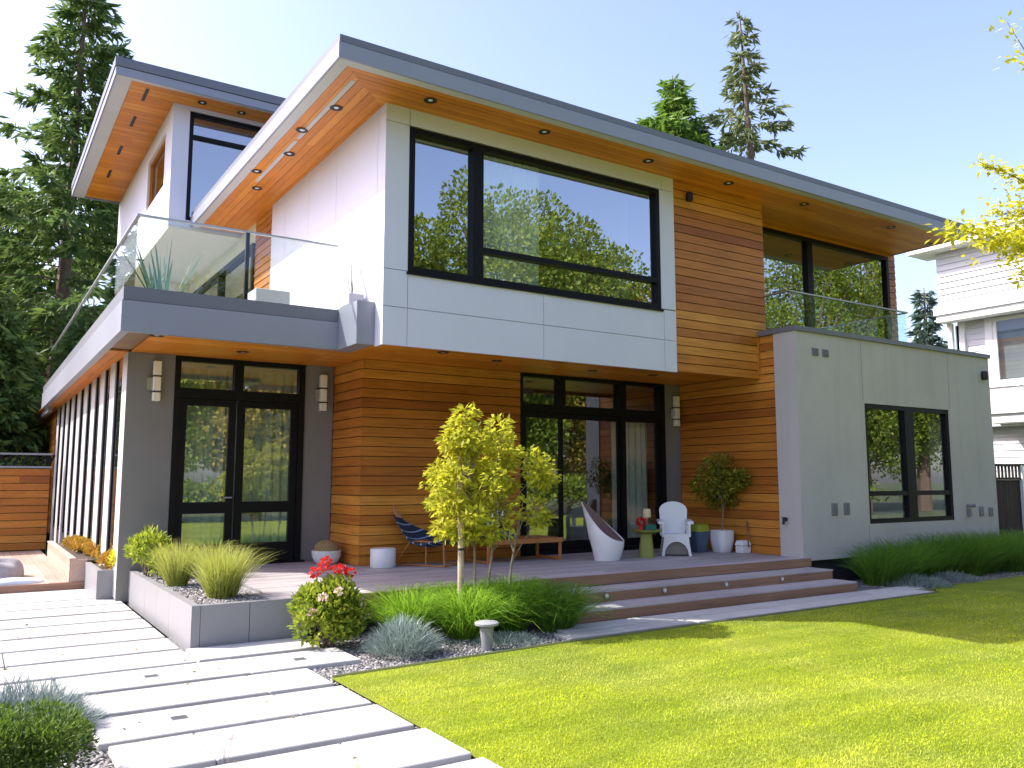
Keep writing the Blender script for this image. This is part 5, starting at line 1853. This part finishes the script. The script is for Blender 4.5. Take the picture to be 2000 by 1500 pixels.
m_ = leafy_clump("hedge", "long clipped hedge across the lawn, mirrored in the lower windows", "hedge", (20, -8.2, 0), (18, 0.7, 0.95), 16000, 0.22, 0.14, 'broad', 20, None, 0.4, 0.4, 60)
# a loose tree left of the path: throws the dappled shade on the slabs
broad_tree("path_tree", "loose broadleaf tree beside the path, outside the left picture edge", (-4.45, 9.3, -0.05), 5.6, (1.5, 2.2, 1.6), 'broad', 5200, 0.14, 0.09, 26)
# yellow branches hanging in at the right
yt = thing("golden_locust", "bright yellow green tree reaching in at the right picture edge", "tree", (15.2, 5.2, -0.05))
m = MB()
m.tube([(15.2, 5.2, -0.1), (15.1, 5.3, 2.2), (14.9, 5.4, 4.6), (14.6, 5.5, 7.0), (14.2, 5.6, 9.5)], [0.16, 0.14, 0.11, 0.08, 0.03], 10)
P_, D_ = [], []
for (ax, az), (bx_, bz), (ex, ez), n_, sp in (((15.0, 3.9), (13.4, 5.15), (11.05, 5.02), 520, 0.16), ((15.0, 4.2), (13.6, 5.4), (12.3, 5.12), 560, 0.26), ((14.9, 5.0), (13.6, 6.1), (11.85, 6.14), 210, 0.07),
                                 ((14.8, 5.8), (14.0, 7.6), (13.0, 8.62), 130, 0.14), ((15.0, 3.6), (13.8, 4.5), (12.75, 4.62), 150, 0.09), ((15.0, 4.4), (13.9, 5.6), (12.55, 5.62), 420, 0.2), ((14.9, 4.6), (14.2, 6.0), (13.1, 6.3), 260, 0.18)):
    a_, b_, e_ = Vector((ax, 5.35, az)), Vector((bx_, 5.85, bz)), Vector((ex, 6.0, ez))
    br = [a_.lerp(b_, f).lerp(b_.lerp(e_, f), f) for f in np.linspace(0, 1, 7)]
    m.tube(br, [0.04, 0.032, 0.025, 0.018, 0.012, 0.008, 0.004], 6)
    f = rng.uniform(0.45, 1.0, n_)
    pp = np.array([list(a_.lerp(b_, q).lerp(b_.lerp(e_, q), q)) for q in f])
    P_.append(pp + rng.normal(size=(n_, 3)) * np.array([sp * 0.8, sp, sp * 0.55]))
    D_.append(rng.normal(size=(n_, 3)) * np.array([1, 0.8, 0.5]) + np.array([-0.7, 0, -0.2]))
V, F = leaf_quads(np.concatenate(P_), np.concatenate(D_), 0.13, 0.06, 0.15, np.array([0, 0, 2.0]))
m.build("trunk", 'bark_grey', yt)
np_mesh("crown", V, F, 'leaf_bright', yt)

# ------------------------------------------------------------------ small things on the path
for x, y, lab in ((1.33, 7.42, "in the long slab below the planter corner"), (2.55, 7.40, "in the slab end nearest the flowering shrub"), (1.27, 6.05, "in the slab near the dark shrub")):
    m = MB()
    m.bbox(x - 0.055, x + 0.055, y - 0.04, y + 0.04, 0.0, 0.0265, 0.003)
    for i in range(4):
        m.box(x - 0.045, x + 0.045, y - 0.03 + i * 0.017, y - 0.022 + i * 0.017, 0.026, 0.0285)
    solid("path_light", "small flat steel light set flush " + lab, "path light", m, 'steel', "flush lights in the path")
grass_clump("weed_sprig", "thin dry weed standing in the gap between two near slabs", "weed", (1.32, 5.01, -0.02), 0.015, 0.16, 5, 'reed', 0.05, 0.2, 0.006)
n = 90
p = np.stack([rng.uniform(-1.5, 2.6, n), rng.uniform(4.2, 12.5, n), np.full(n, 0.026)], 1)
p = p[(p[:, 0] < 1.75) | (p[:, 1] < 7.6)]
V, F = leaf_quads(p, rng.normal(size=(len(p), 3)) * np.array([1, 1, 0.12]), 0.045, 0.024, 0.25, np.array([0, 0, 3.0]))
M['fallen'] = leafy("fallen_leaves", ramp3((0.10, 0.06, 0.02), (0.22, 0.15, 0.05), (0.35, 0.30, 0.08)), 0.1)
o = np_mesh("fallen_leaves", V, F, 'fallen')
o["kind"] = "stuff"

# ------------------------------------------------------------------ fences
fe = thing("cedar_fence", "horizontal cedar board fence with a dark open band on top, left of the house", "fence", (0, 20.6, 0))
m = MB()
boards(m, (-3.0, 20.62, 0.12), (1, 0, 0), (0, 0, 1), (0, -1, 0), 4.45, 1.72, 0.15, 0.022, 0.002, 0.014, (5, 6))
P(m, "fence_board", 'cedar_x', fe)
m = MB()
for x in (-2.9, -1.5, -0.1, 1.40):
    m.box(x - 0.05, x + 0.05, 20.62, 20.72, 0, 2.12)
P(m, "post", 'black', fe)
m = MB()
m.box(-3.0, 1.47, 20.56, 20.68, 1.85, 1.89)
m.box(-3.0, 1.47, 20.56, 20.68, 2.13, 2.17)
P(m, "rail", 'metal', fe)
m = MB()
x = -2.95
while x < 1.4:
    m.hexa([(x, 20.60, 1.89), (x + 0.05, 20.60, 1.89), (x + 0.05, 20.63, 1.89), (x, 20.63, 1.89), (x + 0.12, 20.60, 2.13), (x + 0.17, 20.60, 2.13), (x + 0.17, 20.63, 2.13), (x + 0.12, 20.63, 2.13)])
    x += 0.16
P(m, "lattice", 'black', fe)
M['dark_fence'] = wood("dark_stained_fence", 2, [(0, (0.028, 0.024, 0.022)), (1, (0.05, 0.04, 0.035))], 0.8)
fe2 = thing("dark_fence", "dark stained board fence between the garden wing and the white house", "fence", (19, 10, 0))
m = MB()
boards(m, (17.05, 10.4, -0.05), (0, 0, 1), (1, 0, 0), (0, -1, 0), 1.65, 5.0, 0.14, 0.02, 0, 0.008, (3, 4))
P(m, "fence_board", 'dark_fence', fe2)
m = MB()
for x in (17.05, 18.55, 20.05, 21.5):
    m.box(x - 0.05, x + 0.05, 10.30, 10.37, 0, 1.95)
P(m, "post", 'white_trim', fe2)
m = MB()
m.box(17.0, 22.0, 10.33, 10.41, 1.92, 1.98)
m.box(17.0, 22.0, 10.33, 10.41, 1.60, 1.65)
P(m, "rail", 'dark_fence', fe2)
m = MB()
x = 17.1
while x < 21.9:
    m.box(x, x + 0.06, 10.35, 10.38, 1.65, 1.92)
    x += 0.16
P(m, "lattice", 'dark_fence', fe2)

# ------------------------------------------------------------------ white neighbour house
M['siding'] = plain("white_lap_siding", (0.62, 0.63, 0.66), 0.55, 0, 0.02)
M['glass_blue'] = glass("neighbour_glass", (0.6, 0.7, 0.72), 2.6, 0.3)
M['shingle'] = plain("dark_roof_shingles", (0.07, 0.075, 0.10), 0.85, 0, 0.3, 6.0, 0.4)
nh = thing("white_house", "white neighbouring house with lap siding and balcony, beyond the garden wing", "house", (25, 9, 0))
X0 = 22.0
m = MB()
boards(m, (X0, 12.42, 6.28), (0, -1, 0), (0, 0, 1), (-1, 0, 0), 3.4, 1.5, 0.16, 0.045, 0.034, 0.0, (20, 30))
boards(m, (X0 + 0.9, 12.0, -0.1), (0, -1, 0), (0, 0, 1), (-1, 0, 0), 3.0, 3.0, 0.18, 0.03, 0.018, 0.0, (20, 30))
boards(m, (X0 + 0.5, 12.0, 3.9), (0, -1, 0), (0, 0, 1), (-1, 0, 0), 0.55, 2.1, 0.16, 0.03, 0.018, 0.0, (20, 30))
P(m, "siding_wall", 'siding', nh)
m = MB()
m.box(X0 + 0.03, 34, 9.0, 12.42, 6.0, 7.78)
m.box(X0 + 0.55, 34, 9.0, 12.25, 3.0, 6.0)
m.box(X0 + 0.94, 34, 9.0, 12.0, -0.1, 3.0)
P(m, "wall_core", 'siding', nh)
m = MB()
m.box(X0 - 0.16, X0 + 0.3, 8.95, 12.5, 6.05, 6.28)
m.box(X0 - 0.10, X0 + 0.3, 8.96, 12.46, 5.86, 6.05)
m.box(X0 - 0.55, X0 + 0.5, 8.5, 12.95, 7.78, 7.98)
m.box(X0 - 0.62, X0 + 0.5, 8.45, 13.02, 7.98, 8.10)
m.box(X0 + 0.40, X0 + 0.5, 11.26, 11.45, 3.9, 5.86)
m.box(X0 + 0.40, X0 + 0.5, 12.0, 12.14, 3.9, 5.86)
m.box(X0 + 0.3, X0 + 0.42, 12.28, 12.40, 3.9, 5.86)
P(m, "trim_board", 'white_trim', nh)
m = MB()
m.add([(X0 - 0.6, 8.4, 8.10), (X0 - 0.6, 13.0, 8.10), (X0 + 5, 9.5, 9.9), (X0 + 5, 8.4, 9.9), (X0 + 10, 13.0, 8.1)], [(0, 1, 2, 3), (1, 4, 2)])
P(m, "roof", 'shingle', nh)
m = MB()
m.box(X0 - 0.05, X0 + 1.0, 8.9, 11.3, 3.05, 3.28)
m.box(X0 - 0.12, X0 + 1.0, 8.9, 11.4, 3.28, 3.36)
m.box(X0 - 0.08, X0 + 0.04, 8.9, 11.3, 3.96, 4.1)
m.box(X0 - 0.06, X0 + 0.02, 8.9, 11.3, 3.36, 3.46)
P(m, "balcony", 'white_trim', nh)
m = MB()
y = 11.25
while y > 9:
    m.box(X0 - 0.04, X0 + 0.0, y - 0.05, y, 3.46, 3.96)
    y -= 0.14 if y < 10.6 else 0.051
P(m, "baluster", 'white_trim', nh)
def win_x(x, y0, y1, z0, z1, bars=()):
    f = MB()
    tt = 0.09
    f.box(x - 0.05, x, y0, y0 + tt, z0, z1)
    f.box(x - 0.05, x, y1 - tt, y1, z0, z1)
    f.box(x - 0.05, x, y0 + tt, y1 - tt, z0, z0 + tt)
    f.box(x - 0.05, x, y0 + tt, y1 - tt, z1 - tt, z1)
    for b in bars:
        f.box(x - 0.045, x, b - 0.03, b + 0.03, z0 + tt, z1 - tt)
    fr = f.build("window", 'white_trim', nh)
    g = MB()
    g.quad((x - 0.02, y0 + 0.05, z0 + 0.05), (x - 0.02, y1 - 0.05, z0 + 0.05), (x - 0.02, y1 - 0.05, z1 - 0.05), (x - 0.02, y0 + 0.05, z1 - 0.05))
    g.build("pane", 'glass_blue', fr)
win_x(X0 + 0.46, 9.05, 11.25, 4.1, 5.84, ())
win_x(X0 + 0.52, 12.15, 12.27, 4.1, 5.8)
win_x(X0 + 0.86, 10.0, 10.75, 0.9, 2.3)
M['solar'] = plain("solar_panel_glass", (0.02, 0.03, 0.09), 0.2)
m = MB()
for i, (y0, y1) in enumerate(((9.6, 10.9), (8.5, 9.4))):
    f0, f1 = 0.15, 0.42
    x0_, x1_ = X0 - 0.6 + 5.6 * f0, X0 - 0.6 + 5.6 * f1
    z0_, z1_ = 8.10 + 1.8 * f0 + 0.1, 8.10 + 1.8 * f1 + 0.1
    m.hexa([(x0_, y0, z0_), (x1_, y0, z1_), (x1_, y1, z1_), (x0_, y1, z0_), (x0_, y0, z0_ + .05), (x1_, y0, z1_ + .05), (x1_, y1, z1_ + .05), (x0_, y1, z0_ + .05)])
P(m, "solar_panel", 'solar', nh)

# ------------------------------------------------------------------ grass blades on the lawn, pebbles in the gravel
n = 470000
d = 3.6 + 10.5 * rng.uniform(0, 1, n) ** 1.5
a = R(32.95) + rng.uniform(R(-24), R(44), n)
x, y = d * np.sin(a), d * np.cos(a)
front = np.where(x < 5.2, 6.66 + (x - 2.56) * 0.053, np.where(x < 11.75, 6.80 + (x - 5.2) * 0.009, 7.22)) - 0.02
k = (x > 2.575) & (y < front) & (y > 2.2)
x, y = x[k], y[k]
base = np.stack([x, y, np.full(len(x), -0.002)], 1)
patch = 0.5 + 0.5 * np.sin(x * 2.1 + 1.3 * np.sin(y * 1.7)) * np.sin(y * 2.9 + np.sin(x * 1.1))
V, F = blades(base, tilt_dirs(len(x), 0.55), 0.026 + 0.014 * patch, 0.0042, 0.5, 2)
o = np_mesh("lawn_grass", V, F, 'lawn_blades')
o["kind"] = "stuff"

def pebbles(n, sampler, r0, r1):
    oct_v = np.array([[1, 0, 0], [0, 1, 0], [-1, 0, 0], [0, -1, 0], [0, 0, 1], [0, 0, -1], [.7, .7, .35], [-.7, .7, .35], [-.7, -.7, .35], [.7, -.7, .35]])
    f = np.array([[4, 6, 7], [4, 7, 8], [4, 8, 9], [4, 9, 6], [0, 1, 6], [1, 2, 7], [2, 3, 8], [3, 0, 9], [6, 1, 7], [7, 2, 8], [8, 3, 9], [9, 0, 6]])
    p = sampler(n)
    n = len(p)
    s = rng.uniform(r0, r1, (n, 1, 1)) * rng.uniform(0.7, 1.2, (n, 1, 3)) * np.array([1, 1, 0.65])
    an = rng.uniform(0, 6.28, n)
    ca_, sa_ = np.cos(an)[:, None], np.sin(an)[:, None]
    v = oct_v[None] * s + rng.normal(scale=r0 * 0.12, size=(n, 10, 3))
    vx = v[..., 0] * ca_ - v[..., 1] * sa_
    vy = v[..., 0] * sa_ + v[..., 1] * ca_
    V = np.stack([vx + p[:, None, 0], vy + p[:, None, 1], v[..., 2] + p[:, None, 2]], -1).reshape(-1, 3)
    F = (np.arange(n)[:, None, None] * 10 + f[None]).reshape(-1, 3)
    return V, F
def rect(x0, x1, y0, y1, z):
    def f(n):
        return np.stack([rng.uniform(x0, x1, n), rng.uniform(y0, y1, n), np.full(n, z)], 1)
    return f
parts = []
for x0, x1, y0, y1, n, z in ((0.7, 2.6, 3.6, 7.2, 9000, -0.025), (-0.7, 0.78, 5.2, 7.15, 5200, -0.025), (2.5, 5.6, 6.85, 8.4, 9000, -0.025), (2.5, 3.6, 6.68, 7.8, 3000, -0.025),
                             (11.6, 16.5, 7.28, 8.4, 7000, -0.025), (1.2, 1.84, 12.4, 13.8, 900, -0.02), (1.94, 2.66, 8.56, 12.0, 4200, 0.385), (-0.9, 3.0, 7.0, 7.9, 1500, -0.04)):
    parts.append(pebbles(n, rect(x0, x1, y0, y1, z), 0.010, 0.022))
V, F = join(parts)
o = np_mesh("gravel", V, F, 'pebbles')
o["kind"] = "stuff"
bpy.context.view_layer.update()
